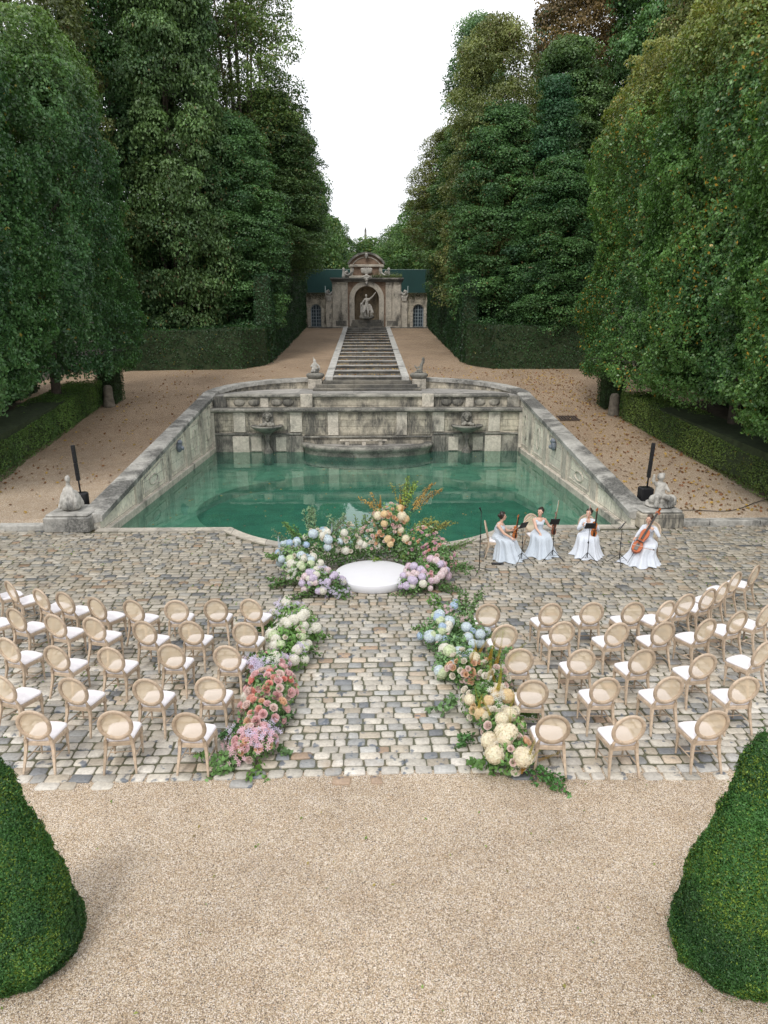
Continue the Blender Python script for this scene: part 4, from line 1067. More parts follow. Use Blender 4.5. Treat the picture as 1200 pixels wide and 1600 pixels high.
midR = [('dark tree at the corner of the right hedge nearest the stair', 10.0, 54.0, G1, .3, 3.4, (.8, .85, .68)),
        ('olive green rounded tree above the right hedge', 9.8, 56.5, OL, 1, 5.0, (.95, .9, 1.02)),
        ('tall grey green tree reaching highest beside the sky gap on the right', 10.1, 68, TL, 2, 6, (.92, 1, .92)),
        ('dark tree along the right upper slope, second from the pool', 9.6, 62, G2, 2.2, 6.0, (1.0, 1, .60)),
        ('brown tinged tree along the right upper slope, third from the pool', 8.2, 69, OL, 4, 8.6, (.95, 1, .56)),
        ('dark tree along the right upper slope, closest to the pavilion', 10.2, 77, G1, 5, 8.0, (.98, 1, .40)),
        ('dark blue green pointed tree left of the right hornbeams', 13.2, 52, BL, 0, 5.0, (1.05, 1, .92)),
        ('low dark green tree in front of the pointed blue green one', 13.6, 51.2, G1, 1.4, 2.6, (.85, .7, .55)),
        ('dark green tree filling the gap behind the pointed blue green one', 15.8, 59, G2, 1.9, 5.0, (1.0, .9, .85)),
        ('russet brown chestnut tree at the top right', 17.6, 64, BR_, 0, 7, (1.0, 1, 1.16)),
        ('dark green tree behind the right hornbeams at the top', 23, 58, G1, 2, 6, (1.2, 1, 1.3)),
        ('olive green tree rising over the right hornbeams', 22.5, 47, OL, 3, 6, (1.15, 1, 1.15)),
        ('dark tree at the far right behind the hornbeams', 30, 46, G2, 3, 5, (1.2, 1, 1.2))]
for i, (lb, x, y, cr, rz, cz, sc) in enumerate(midL + midR):
    tree_obj('broadleaf_tree', lb, 'tree', x, y, cr, lt[i % 3], cz - 1.0, None, rz, sc)
tree_obj('airy_tree', 'tall thin-leaved tree with bare stems showing against the sky on the left', 'tree', -9.8, 60, AIRY, lt[0], 14.5, None, 0, (1.0, 1, .95))
b = MB()
for k in range(9):
    a = k * 2.4; r_ = .3 + .25 * (k % 4); b.tube([(.2 * math.cos(a), .2 * math.sin(a), 6), (r_ * 1.6 * math.cos(a), r_ * 1.3 * math.sin(a), 16), (r_ * 3.2 * math.cos(a), r_ * 3 * math.sin(a), 31)], [.17, .12, .03], 6)
air = [o for o in COL.objects if o.name.startswith('airy_tree')][0]; link('stem', b.mesh('stem'), M['bark'], air)
farT = [(-9.3, 104, 1.05, 1.42), (-6.6, 110, .8, .95), (-1.8, 118, .9, .60), (3.6, 108, .75, .75), (8.2, 104, 1.0, 1.15), (13, 112, 1.0, 1.35), (-17, 116, 1, 1.7), (.8, 136, 1.1, .95), (-5.5, 132, .8, 1.1), (6.2, 128, .9, 1.05)]
fl = ['round light green tree behind the screen, at its left end', 'light green bushy tree behind the screen left of the pediment', 'bright green low tree just left above the pediment', 'pale green tree just right above the pediment', 'dark green tree behind the right end of the screen', 'taller tree behind the right side hedge beyond the screen', 'tall clipped far tree at the left of the sky gap', 'thin distant treetop in the middle of the gap', 'distant feathery treetop left of the obelisk', 'distant rounded treetop right of the obelisk']
for (x, y, s, h), lb in zip(farT, fl): tree_obj('distant_tree', lb, 'tree', x, y, FAR, lt[1], 1.5, 'trees beyond the screen', x, (s, s, h))
# backdrop woods to close the horizon at the sides
n = 42000; P = np.stack([nr.uniform(-150, 150, n), nr.uniform(120, 190, n), nr.random(n) ** .7 * 15 + 7], 1); P = P[(np.abs(P[:, 0]) > 16)]
P[:, 2] += vnoise(P, .08) * 8
tag(link('far_wood', quads('far_wood', leaves(P, np.tile((0, -1., .5), (len(P), 1)), 1.5, .7, .8), leafcol(P, (.02, .05, .02), (.05, .1, .03), .1)), M['leaf']), 'distant wood on the horizon', 'wood', kind='stuff')

# topiary cones in the foreground
def topiary(n=170000):
    prof = [(0, .50), (.1, .555), (.25, .58), (.5, .53), (.9, .425), (1.4, .30), (1.9, .19), (2.3, .085), (2.5, .0)]
    zs_ = np.array([p[0] for p in prof]); rs = np.array([p[1] for p in prof])
    z = nr.random(n * 3) * 2.5; rr = np.interp(z, zs_, rs); k = nr.random(n * 3) < rr / .58; z = z[k][:n]; m = len(z); rr = np.interp(z, zs_, rs)
    a = nr.uniform(0, 2 * PI, m); sl = -(np.interp(z + .05, zs_, rs) - np.interp(z - .05, zs_, rs)) / .1
    Nn = norm(np.stack([np.cos(a), np.sin(a), sl], 1)); P = np.stack([rr * np.cos(a), rr * np.sin(a), z], 1)
    d = (vnoise(P, 2.2) - .5) * .07 + (vnoise(P, 7) - .5) * .055 + (vnoise(P, 19) - .5) * .05 + (nr.random(m) < .012) * nr.uniform(.02, .06, m) + nr.uniform(-.05, .012, m)
    P = P + Nn * d[:, None]
    c = leafcol(P, (.022, .062, .022), (.050, .125, .034), 3.0, (.17, .26, .035), .28, np.clip((vnoise(P, 2.4) - .42) * 4, 0, 1) + .12)
    t = leaves(P, Nn, .026, .42, .5, -.25)
    return quads('foliage', t, c, M['leaf'])
tp = topiary(); b = MB(); b.lathe([(.38, 0), (.44, .1), (.45, .25), (.38, .5), (.28, .9), (.18, 1.4), (.09, 1.9), (.01, 2.25), (.0001, 2.26)], 24); cm = b.mesh('dark_core'); cm.materials.append(M['core'])  # solid dark core stands in for the cone's shaded inside
b = MB(); b.tube([(0, 0, -.1), (0, 0, .4)], [.12, .09], 8); tm = b.mesh('trunk'); tm.materials.append(M['bark'])
for x, y, rz, sd, sc, tilt in ((-3.477, 5.55, 0, 'left', 1.0, .0), (3.60, 5.36, 2.4, 'right', 1.01, -.0)):
    r = empty('topiary_cone', 'bell-shaped clipped yew cone in the %s foreground corner on the gravel' % sd, 'topiary', (x, y, 0), rz, 'yew cones in the foreground')
    for nm, me in (('foliage', tp), ('dark_core', cm), ('trunk', tm)):
        o = bpy.data.objects.new(nm, me); COL.objects.link(o); o.parent = r; o.scale = (sc, sc, sc * (.91 if sd == 'left' else 1))

# fallen leaves on the gravel banks
n = 11000; P = np.stack([nr.uniform(-13.4, 13.4, n), nr.uniform(21.2, 50, n), np.zeros(n)], 1)
k = np.array([(not in_pool(a, b_, .75)) and (abs(a) > 9.2 or b_ > 43.5) and not (abs(a) < 2.7 and b_ > 42) for a, b_ in P[:, :2]]) & ((P[:, 0] > 0) | (nr.random(n) < .22))
k &= nr.random(n) < (.25 + .75 * np.clip((np.abs(P[:, 0]) - 8) / 4, 0, 1)); P = P[k]
P[:, 2] = [ter(q[1]) + .05 * (mnoise.noise((q[0] * .25, q[1] * .25, 3.1))) + .03 for q in P]
L_ = ysx[1] - ysx[0]; si = nr.integers(0, 12, 900); fr_ = nr.uniform(.60, .93, 900)
P = np.concatenate([P, np.stack([nr.uniform(-2.1, 2.1, 900), ysx[0] + (si + fr_) * L_, 3.16 + (6.55 - 3.16) * (si + 1) / nst + .012], 1)])
c = np.where(nr.random(len(P))[:, None] < .45, np.array((.42, .27, .07)), np.array((.20, .09, .035))) * nr.uniform(.6, 1.3, (len(P), 1))
tag(link('fallen_leaves', quads('fallen_leaves', leaves(P, np.tile((0, -.3, 1.), (len(P), 1)), .13, .7, .35, 0), c), M['leaf']), 'yellow and brown fallen leaves scattered over the gravel banks', 'leaves', kind='stuff')

# ================================================================== OBJECTS
# ------------------------------------------------------------------ chairs (local +y is the way the sitter faces)
def make_chair():
    r = empty('banquet_chair', 'x', 'chair')
    # seat frame: trapezoid with bowed front
    def outline(k=1.0, n=10):
        pts = [(-.19, -.22), (-.235, .16), (-.20, .215)]
        for i in range(1, n): t = i / n; pts.append((-.20 + .40 * t, .215 + .03 * math.sin(PI * t)))
        pts += [(.20, .215), (.235, .16), (.19, -.22)]
        return [(x * k, -.0 + y * k) for x, y in pts]
    b = MB(); o = outline(); o2 = outline(.965)
    b.loft([[(x, y, .385) for x, y in o2], [(x, y, .39) for x, y in o], [(x, y, .44) for x, y in o], [(x, y, .452) for x, y in o2]], smooth=False); b.build('seat_frame', M['wood'], r)
    b = MB(); o3 = outline(.93); o4 = outline(.97); o5 = outline(.88); o6 = outline(.6)
    b.loft([[(x, y, .450) for x, y in o3], [(x, y, .462) for x, y in o4], [(x, y, .487) for x, y in o4], [(x, y, .503) for x, y in o5], [(x, y, .514) for x, y in o6]]); b.build('seat_cushion', M['seat'], r)
    for s in (-1, 1):
        b = MB(); b.box(-.028, .028, -.028, .028, .33, .385, .004, T=Matrix.Translation((s * .198, .175, 0)))
        b.lathe([(.020, .33), (.027, .322), (.020, .31), (.024, .29), (.0235, .27), (.013, .02), (.016, .01), (.012, 0)], 10, c=(s * .198, .175, 0)); b.build('leg', M['wood'], r)
        b = MB(); pr = []
        for y, z, w_ in ((-.315, 0, .013), (-.27, .15, .016), (-.225, .32, .02), (-.215, .42, .022), (-.235, .50, .019)):
            pr.append([(s * .175 + s * .045 * (1 - z / .5) + dx * w_, y + dy * w_, z) for dx, dy in ((-1, -1), (1, -1), (1, 1), (-1, 1))])
        b.loft(pr, smooth=False); b.build('leg', M['wood'], r)
    # oval back leaning backwards
    cz, ry_, rx_ = .755, .235, .212
    def bp(t, rx, ry, off=0):
        z = cz + ry * math.sin(t); return Vector((rx * math.cos(t), -.235 - (z - .50) * .22 + off, z))
    b = MB(); rings = []; n = 32
    for i in range(n + 1):
        t = 2 * PI * i / n; ring = []
        for (q, o_) in ((-.026, -.012), (-.018, -.020), (.018, -.020), (.027, -.010), (.027, .010), (.018, .020), (-.018, .020), (-.026, .012)):
            ring.append(bp(t, rx_ + q, ry_ + q, o_))
        rings.append(ring)
    b.loft(rings, cap=False)
    for s in (-1, 1):
        b.tube([(s * .178, -.233, .49), (s * .168, -.245, .535), (s * .150, -.252, .575), (s * .145, -.262, .60)], [.021, .019, .019, .016], 6)
    b.build('back_frame', M['wood'], r)
    b = MB()
    for off in (.004,):
        ring = [bp(2 * PI * i / 28, rx_ - .02, ry_ - .02, off) for i in range(28)]
        b.add(ring, [tuple(range(28))])
    b.build('cane_panel', M['cane'], r)
    b = MB()
    for s in (-1, 1): b.tube([(s * .198, .175, .16), (s * .19, -.26, .19)], .010, 6)
    b.tube([(-.194, -.04, .175), (.194, -.04, .175)], .010, 6); b.build('stretcher', M['wood'], r)
    return r
chair0 = make_chair(); used = [False]
def put_chair(x, y, facing, label, group):
    """facing: degrees clockwise from +y"""
    c = chair0 if not used[0] else copy_tree(chair0); used[0] = True
    # back centre is given: shift so the oval centre lands on (x,y)
    a = R(facing); dx, dy = math.sin(a) * .29, math.cos(a) * .29
    c.location = (x + dx, y + dy, .030); c.rotation_euler = (rnd.uniform(-.012, .012), rnd.uniform(-.012, .012), -a + rnd.uniform(-.05, .05)); c['label'] = label; c['group'] = group
    return c
rowsL = [[(-7.98, 13.72), (-7.42, 13.42), (-6.61, 12.97), (-6.04, 12.75), (-5.29, 12.44), (-4.54, 12.30), (-3.72, 12.31), (-2.97, 12.29), (-2.27, 12.31)],
         [(-7.41, 12.19), (-6.63, 11.96), (-5.77, 11.68), (-4.99, 11.50), (-4.03, 11.31), (-3.18, 11.29), (-2.20, 11.21)],
         [(-6.11, 10.68), (-5.17, 10.36), (-4.25, 10.29), (-3.31, 10.38), (-2.34, 10.29)],
         [(-5.53, 9.37), (-4.47, 9.27), (-3.32, 9.22), (-2.38, 9.24)],
         [(-4.62, 8.37), (-3.50, 8.34), (-2.45, 8.27)]]
faceL = [[44, 38, 30, 22, 24, 16, -2, 2, 14], [32, 24, 17, 14, 14, 6, 4], [18, 14, 7, 6, 2], [17, 12, 6, 1], [1, -3, 2]]
rowsR = [[(2.29, 11.95), (3.48, 11.95), (4.30, 11.99), (5.09, 11.97), (5.74, 12.02), (6.29, 12.39), (6.87, 12.64), (7.32, 13.00), (7.93, 13.59), (8.59, 14.01)],
         [(2.40, 11.00), (3.47, 11.13), (4.42, 11.05), (5.27, 11.06), (6.09, 11.17), (6.88, 11.52), (7.56, 11.79)],
         [(2.46, 10.06), (3.49, 10.05), (4.47, 10.01), (5.39, 9.83), (6.58, 10.21)],
         [(2.45, 9.04), (3.56, 9.11), (4.53, 9.09), (5.66, 9.06)],
         [(2.51, 8.10), (3.51, 8.06), (4.72, 8.15)]]
faceR = [[1, -7, -4, -8, -24, -20, -28, -32, -36, -40], [0, -3, -7, -9, -18, -22, -30], [2, 0, -7, -5, -22], [3, -5, -8, -4], [3, -3, -4]]
ordn = ['first', 'second', 'third', 'fourth', 'fifth', 'sixth', 'seventh', 'eighth', 'ninth', 'tenth']
rown = ['front', 'second', 'middle', 'fourth', 'back']
for side, rows, faces in (('left', rowsL, faceL), ('right', rowsR, faceR)):
    for ri, (rw, fa) in enumerate(zip(rows, faces)):
        for ci, ((x, y), f_) in enumerate(zip(rw, fa)):
            k = ci if side == 'right' else len(rw) - 1 - ci
            put_chair(x, y, f_, 'oval cane-back chair with white seat, %s from the aisle in the %s row, %s block' % (ordn[k], rown[ri], side), 'guest chairs facing the flower arch')

# ------------------------------------------------------------------ white round stage
b = MB(); b.lathe([(.0001, .20), (.90, .20), (.945, .195), (.955, .18), (.955, .012), (.94, .0)], 48); b.v = [(p[0], p[1], p[2] + .03) for p in b.v]
o = b.build('round_stage', M['white'], None, (.12, 15.95, 0)); tag(o, 'low round white platform inside the ring of flowers by the pool', 'platform'); fixnormals(o.data)

# ------------------------------------------------------------------ flowers
LUSH = 1.05
def pet(c, d, u, w_, l_):
    d = Vector(d).normalized(); u = Vector(u).normalized(); s = d.cross(u)
    return [c, c + d * l_ * .5 + s * w_ * .5, c + d * l_, c + d * l_ * .5 - s * w_ * .5]
def hydrangea(col, seed, r=.105):
    rr = random.Random(seed); V = []; C = []
    n = 150
    for i in range(n):
        z = 1 - 1.55 * i / n; a = i * 2.39996; q = math.sqrt(max(0, 1 - z * z)); nrm = Vector((q * math.cos(a), q * math.sin(a), z))
        c = nrm * r * rr.uniform(.88, 1.06); t = nrm.orthogonal().normalized(); bt = nrm.cross(t); a0 = rr.uniform(0, PI / 2)
        cc = np.array(col) * rr.uniform(.82, 1.1)
        for k in range(4):
            an = a0 + k * PI / 2; d = t * math.cos(an) + bt * math.sin(an) + nrm * rr.uniform(.05, .5)
            V.append(pet(c, d, nrm, r * .27, r * .25)); C.append(cc)
    # green underside
    for i in range(8):
        a = i * PI / 4; V.append(pet(Vector((0, 0, -r * .5)), (math.cos(a), math.sin(a), .2), (0, 0, 1), r * .9, r * .95)); C.append(np.array((.06, .12, .04)))
    me = quads('hydrangea', np.array([[tuple(p) for p in q] for q in V]), np.clip(np.array(C), 0, .92), M['petal']); return me
def rose(col, seed, r=.044):
    rr = random.Random(seed); V = []; C = []
    for ring, (rad, hgt, n, open_) in enumerate(((.18, .95, 3, .1), (.38, .95, 4, .25), (.62, .85, 5, .5), (.88, .65, 6, .85), (1.05, .42, 6, 1.25))):
        for k in range(n):
            a = 2 * PI * (k + .37 * ring) / n + rr.uniform(-.15, .15); w_ = 2.6 * PI * rad / n * r * .62
            dn = Vector((math.cos(a), math.sin(a), 0)); s = Vector((-math.sin(a), math.cos(a), 0))
            b0 = dn * rad * r * .55 + Vector((0, 0, -.25 * r)); t0 = dn * rad * r * (1 + .12 * open_) + Vector((0, 0, hgt * r))
            lip = dn * r * .16 * open_ + Vector((0, 0, -.03 * r))
            cc = np.array(col) * rr.uniform(.85, 1.08) * (1.0 - .04 * (4 - ring))
            m0 = (b0 + t0) / 2 + dn * r * .12
            V.append([b0 - s * w_ * .35, b0 + s * w_ * .35, m0 + s * w_, m0 - s * w_]); C.append(cc)
            V.append([m0 - s * w_, m0 + s * w_, t0 + s * w_ * .7 + lip, t0 - s * w_ * .7 + lip]); C.append(cc)
    for k in range(5):
        a = k * 2 * PI / 5; V.append(pet(Vector((0, 0, -.3 * r)), (math.cos(a), math.sin(a), .3), (0, 0, 1), r * .4, r * .9)); C.append(np.array((.06, .12, .04)))
    return quads('rose', np.array([[tuple(p) for p in q] for q in V]), np.clip(np.array(C), 0, .92), M['petal'])
def spike(col, seed, L=.5, r=.022, tip=(.3, .32, .05)):
    rr = random.Random(seed); V = []; C = []; bend = rr.uniform(-.1, .1)
    for i in range(150):
        t = i / 150; z = t * L; a = i * 2.4; q = r * (1.05 - .75 * t); c = Vector((bend * t * t + q * .3 * math.cos(a), q * .3 * math.sin(a), z))
        V.append(pet(c, (math.cos(a), math.sin(a), .5), (0, 0, 1), q * 1.1, q * 1.4)); t2 = min(1, t * 1.1)
        C.append((np.array(col) * (1 - t2) + np.array(tip) * t2) * rr.uniform(.8, 1.2))
    return quads('spike', np.array([[tuple(p) for p in q] for q in V]), np.clip(np.array(C), 0, .92), M['petal'])
def starry(col, seed):   # small airy cluster of star flowers
    rr = random.Random(seed); V = []; C = []
    for j in range(16):
        c = Vector((rr.uniform(-.08, .08), rr.uniform(-.08, .08), rr.uniform(-.02, .09))); cc = np.array(col) * rr.uniform(.85, 1.1); t0 = rr.uniform(0, 6); V.append(pet(Vector((0, 0, -.05)), c + Vector((0, 0, .05)), (1, .3, 0), .006, (c + Vector((0, 0, .05))).length)); C.append(np.array((.12, .2, .06)))
        for k in range(5):
            a = t0 + k * 2 * PI / 5; V.append(pet(c, (math.cos(a), math.sin(a), .35), (0, 0, 1), .012, .032)); C.append(cc)
    return quads('star_flower', np.array([[tuple(p) for p in q] for q in V]), np.clip(np.array(C), 0, .92), M['petal'])
H = {k: hydrangea(c, i, .092) for i, (k, c) in enumerate({'white': (.90, .90, .82), 'blue': (.62, .75, .91), 'skyblue': (.77, .86, .93), 'lilac': (.80, .74, .88), 'blush': (.91, .80, .82), 'cream': (.92, .86, .70), 'green': (.76, .84, .62), 'butter': (.90, .76, .50), 'pinkh': (.88, .74, .82)}.items())}
RS = {k: rose(c, i) for i, (k, c) in enumerate({'white': (.88, .85, .76), 'pink': (.93, .68, .69), 'coral': (.93, .48, .42), 'peach': (.92, .68, .48), 'blush': (.92, .78, .74), 'salmon': (.90, .56, .48), 'orchid': (.80, .52, .66), 'gold': (.92, .76, .52)}.items())}
SP = {'ochre': spike((.52, .30, .05), 1), 'lemon': spike((.50, .42, .08), 2), 'delph': spike((.68, .76, .90), 3, .30, .030, (.72, .80, .85)), 'amber': spike((.62, .36, .08), 4, .36, .035, (.7, .45, .12))}
ST = {'lav': starry((.72, .66, .84), 1), 'white': starry((.86, .86, .80), 2), 'pink': starry((.82, .56, .64), 3)}
LIB = {'H': (H, 'hydrangea'), 'R': (RS, 'rose'), 'S': (SP, 'flower_spike'), 'T': (ST, 'star_flower')}

def arrangement(name, label, loc, mounds, sprays, c1, c2, leafn=1.0, group=None):
    """mounds: (x,y,z,rx,ry,rz,[(kind,colour,count,scale)])"""
    r = empty(name, label, 'flowers', (loc[0], loc[1], .03), 0, group)
    P = []; Nn = []; nb = 0
    for (x, y, z, rx, ry, rz, blooms) in mounds:
        k = int(900 * leafn * (rx * ry + rx * rz + ry * rz) / .5)
        d = norm(nr.normal(0, 1, (k, 3))); rad = nr.uniform(.55, 1.15, (k, 1))
        p = np.array([x, y, z]) + d * rad * np.array([rx, ry, rz]); ok = p[:, 2] > .03; P.append(p[ok]); Nn.append(d[ok])
        for (kd, co, cnt, sc) in blooms:
            lib, nm = LIB[kd]
            for i in range(cnt):
                for _ in range(30):
                    dd = Vector((rnd.gauss(0, 1), rnd.gauss(-.45, .9), rnd.gauss(.5, .8))).normalized()
                    if dd.z > -.35 and dd.y < .75: break
                q = rnd.uniform(.92, 1.12); pt = Vector((x + dd.x * rx * q, y + dd.y * ry * q, max(.09, z + dd.z * rz * q)))
                o = bpy.data.objects.new(nm, lib[co]); COL.objects.link(o); o.parent = r; o.location = (pt.x - loc[0], pt.y - loc[1], pt.z - .03)
                if kd == 'S': o.rotation_euler = (rnd.uniform(-.35, .35), rnd.uniform(-.45, .45), rnd.uniform(0, 6))
                else:
                    up_ = (dd + Vector((0, -.25, .35))).normalized(); o.rotation_euler = up_.to_track_quat('Z', 'Y').to_euler()
                s = sc * rnd.uniform(.8, 1.2); o.scale = (s, s, s); nb += 1
    Q = np.concatenate(P); QN = np.concatenate(Nn)
    V = [leaves(Q, QN + np.array([0, -.1, .5]), .075, .6, .6, .1)]; C = [leafcol(Q, c1, c2, 2.5)]
    st = MB()
    for (x, y, z, dx, dy, dz, cnt, lc, ls) in sprays:
        for i in range(cnt):
            a = Vector((x + rnd.uniform(-.1, .1), y + rnd.uniform(-.08, .08), z)); d = Vector((dx + rnd.uniform(-.22, .22), dy + rnd.uniform(-.15, .15), dz + rnd.uniform(-.15, .1)))
            pts = [a + d * t + Vector((0, 0, -.18 * d.length * t * t)) + Vector((rnd.uniform(-.015, .015), 0, 0)) for t in np.linspace(0, 1, 7)]
            st.tube([p - Vector((loc[0], loc[1], .03)) for p in pts], [.006] * 6 + [.002], 4)
            m = int(d.length * 75); t = nr.uniform(.15, 1.02, m); pp = np.array([tuple(p) for p in pts]); idx = np.clip(t * 6, 0, 5.999); i0 = idx.astype(int); f = (idx - i0)[:, None]
            pp = pp[i0] * (1 - f) + pp[i0 + 1] * f; off = nr.normal(0, 1, (m, 3)) * .035 * (1.25 - t[:, None] * .6); pp = pp + off
            V.append(leaves(pp, off * 10 + np.array([0, -.3, .6]), ls, .55, .6, 0)); C.append(leafcol(pp, tuple(c * .8 for c in lc), tuple(c * 1.25 for c in lc), 3))
    V = np.concatenate(V); V = V - np.array([loc[0], loc[1], .03]); C = np.concatenate(C)
    link('foliage', quads('foliage', V, C, M['leaf']), None, r)
    if st.v: st.build('stems', M['bark'], r)['kind'] = 'stuff'
    return r
GR1, GR2 = (.075, .16, .05), (.19, .33, .12)
SG = (.17, .26, .15); OLV = (.26, .26, .07); LM = (.20, .30, .06); AUT = (.36, .24, .07)
arrangement('flower_arrangement', 'tall leafy arrangement of blue, white and lilac hydrangeas left of the round stage', (-1.5, 15.9), [
    (-1.85, 16.35, .50, .42, .42, .42, [('H', 'skyblue', 8, 1.0), ('H', 'blue', 5, .9), ('R', 'white', 6, 0.83), ('S', 'delph', 3, .9)]),
    (-1.25, 16.75, .62, .48, .40, .52, [('H', 'skyblue', 5, 1.15), ('H', 'blue', 2, .9), ('R', 'white', 19, 0.83), ('H', 'white', 4, .95), ('S', 'delph', 3, 1.0)]),
    (-1.60, 15.75, .36, .46, .42, .34, [('H', 'white', 6, 1.0), ('H', 'green', 4, 1.0), ('R', 'white', 10, 0.83), ('H', 'skyblue', 4, .8), ('T', 'white', 4, 1.2)]),
    (-1.10, 15.15, .28, .46, .36, .28, [('H', 'lilac', 11, .95), ('H', 'white', 5, .9), ('H', 'blush', 5, .9), ('T', 'lav', 5, 1.2)]),
    (-.72, 14.95, .14, .30, .22, .14, [('T', 'lav', 4, 1.1)])],
    [(-1.9, 16.5, .7, -.35, 0, .55, 4, SG, .05), (-1.45, 16.95, .85, -.15, 0, .95, 7, SG, .06), (-1.0, 16.95, .9, .2, 0, .7, 7, SG, .06), (-1.7, 16.8, .7, -.3, 0, .7, 6, (.10, .2, .06), .07), (-2.1, 16.2, .5, -.4, -.1, .25, 4, (.10, .2, .05), .07), (-1.9, 15.6, .15, -.45, -.2, .1, 6, (.09, .18, .05), .08), (-1.3, 14.9, .1, -.5, -.2, .08, 5, (.08, .16, .04), .07), (-.8, 14.85, .1, .3, -.1, .08, 5, (.10, .2, .05), .06)], GR1, GR2, 1.15, 'flower arrangements around the stage')
arrangement('flower_arrangement', 'tall arrangement with white roses and high peach blooms behind the round stage', (.3, 17.2), [
    (-.60, 17.1, .62, .45, .35, .55, [('R', 'white', 42, 0.78), ('H', 'white', 6, 1.0), ('R', 'blush', 5, 0.74)]),
    (.02, 17.25, .60, .42, .33, .50, [('R', 'white', 22, 0.74), ('R', 'blush', 22, 0.83), ('H', 'white', 2, .9)]),
    (.62, 17.25, 1.22, .48, .32, .42, [('R', 'peach', 21, 0.92), ('R', 'blush', 16, 0.87), ('H', 'cream', 4, 1.1), ('H', 'butter', 5, 1.0), ('R', 'pink', 5, 0.83), ('S', 'amber', 3, .9)]),
    (.55, 17.1, .72, .40, .30, .45, [('H', 'butter', 5, .9), ('R', 'peach', 13, 0.92), ('R', 'blush', 8, 0.83), ('S', 'amber', 3, .8)]),
    (.95, 17.0, .55, .35, .30, .45, [('R', 'peach', 6, 0.83), ('H', 'cream', 2, .95)])],
    [(.95, 17.35, 1.45, .25, .05, 1.0, 7, LM, .055), (1.1, 17.3, 1.4, .62, .0, .95, 6, AUT, .05), (.3, 17.3, 1.4, -.35, 0, .6, 4, AUT, .05), (.9, 17.3, 1.4, -.1, 0, .95, 4, OLV, .05), (1.2, 17.2, .9, .5, 0, .5, 8, OLV, .05), (-.2, 17.3, .8, 0, 0, .6, 5, (.14, .24, .06), .06), (.8, 17.0, .3, .3, -.15, .1, 8, LM, .06), (.2, 17.0, .2, .1, -.25, .05, 6, LM, .06)], GR1, GR2, 1.25, 'flower arrangements around the stage')
arrangement('flower_arrangement', 'leafy arrangement of pink roses and pale lilac hydrangeas right of the round stage', (1.6, 16.0), [
    (1.45, 16.85, .60, .45, .38, .55, [('R', 'blush', 13, 0.74), ('R', 'orchid', 8, 0.74), ('R', 'peach', 6, 0.74), ('R', 'pink', 6, 0.64)]),
    (1.80, 16.3, .48, .42, .42, .46, [('R', 'pink', 14, 0.92), ('R', 'blush', 14, 0.87), ('R', 'orchid', 6, 0.74), ('R', 'salmon', 5, 0.83)]),
    (1.45, 15.6, .34, .46, .42, .34, [('H', 'pinkh', 8, 1.0), ('H', 'blush', 6, 1.0), ('R', 'pink', 8, 0.92), ('H', 'lilac', 5, .9)]),
    (1.12, 15.15, .24, .38, .30, .24, [('H', 'lilac', 6, .95), ('H', 'blush', 6, .9), ('H', 'white', 2, .9)])],
    [(1.6, 17.0, .9, .4, 0, .45, 8, OLV, .05), (2.05, 16.5, .6, .4, 0, .35, 7, (.14, .22, .08), .055), (2.1, 16.0, .3, .4, -.1, .15, 7, (.10, .19, .06), .07), (1.7, 15.2, .12, .4, -.2, .1, 6, (.09, .18, .05), .07), (1.0, 14.95, .1, -.3, -.15, .08, 5, (.09, .18, .05), .06)], GR1, GR2, 1.2, 'flower arrangements around the stage')
arrangement('aisle_flowers', 'white hydrangea and greenery floor arrangement at the far left of the aisle', (-1.5, 12.3), [
    (-1.65, 13.0, .30, 0.310, .40, .32, [('H', 'white', 5, 1.06), ('T', 'lav', 6, 1.4), ('T', 'white', 3, 1.2)]),
    (-1.35, 12.55, .34, 0.310, .40, .34, [('H', 'white', 7, 1.10), ('T', 'white', 3, 1.3), ('R', 'white', 5, 0.92)]),
    (-1.55, 11.95, .30, 0.361, .40, .30, [('H', 'white', 7, 1.10), ('H', 'green', 2, 1.01), ('R', 'white', 6, 0.92), ('T', 'white', 3, 1.2)]),
    (-1.45, 11.45, .22, 0.310, .32, .24, [('H', 'white', 5, 1.01), ('H', 'green', 2, 0.83), ('T', 'lav', 3, 1.2)])],
    [(-1.58, 13, 0.4, 0.06, 0.1, 0.45, 2, (.10, .2, .05), .08), (-1.28, 12.4, 0.2, 0.28, -0.1, 0.12, 4, (.09, .19, .04), .085), (-1.85, 12.6, 0.25, -0.24, 0, 0.20, 6, (.09, .19, .04), .085), (-1.28, 11.7, 0.2, 0.25, -0.1, 0.08, 4, (.09, .18, .05), .08), (-1.85, 11.5, 0.2, -0.28, -0.1, 0.16, 6, (.13, .24, .09), .08)], (.10, .21, .05), (.22, .38, .12), 1.1, 'floor flowers along the aisle')
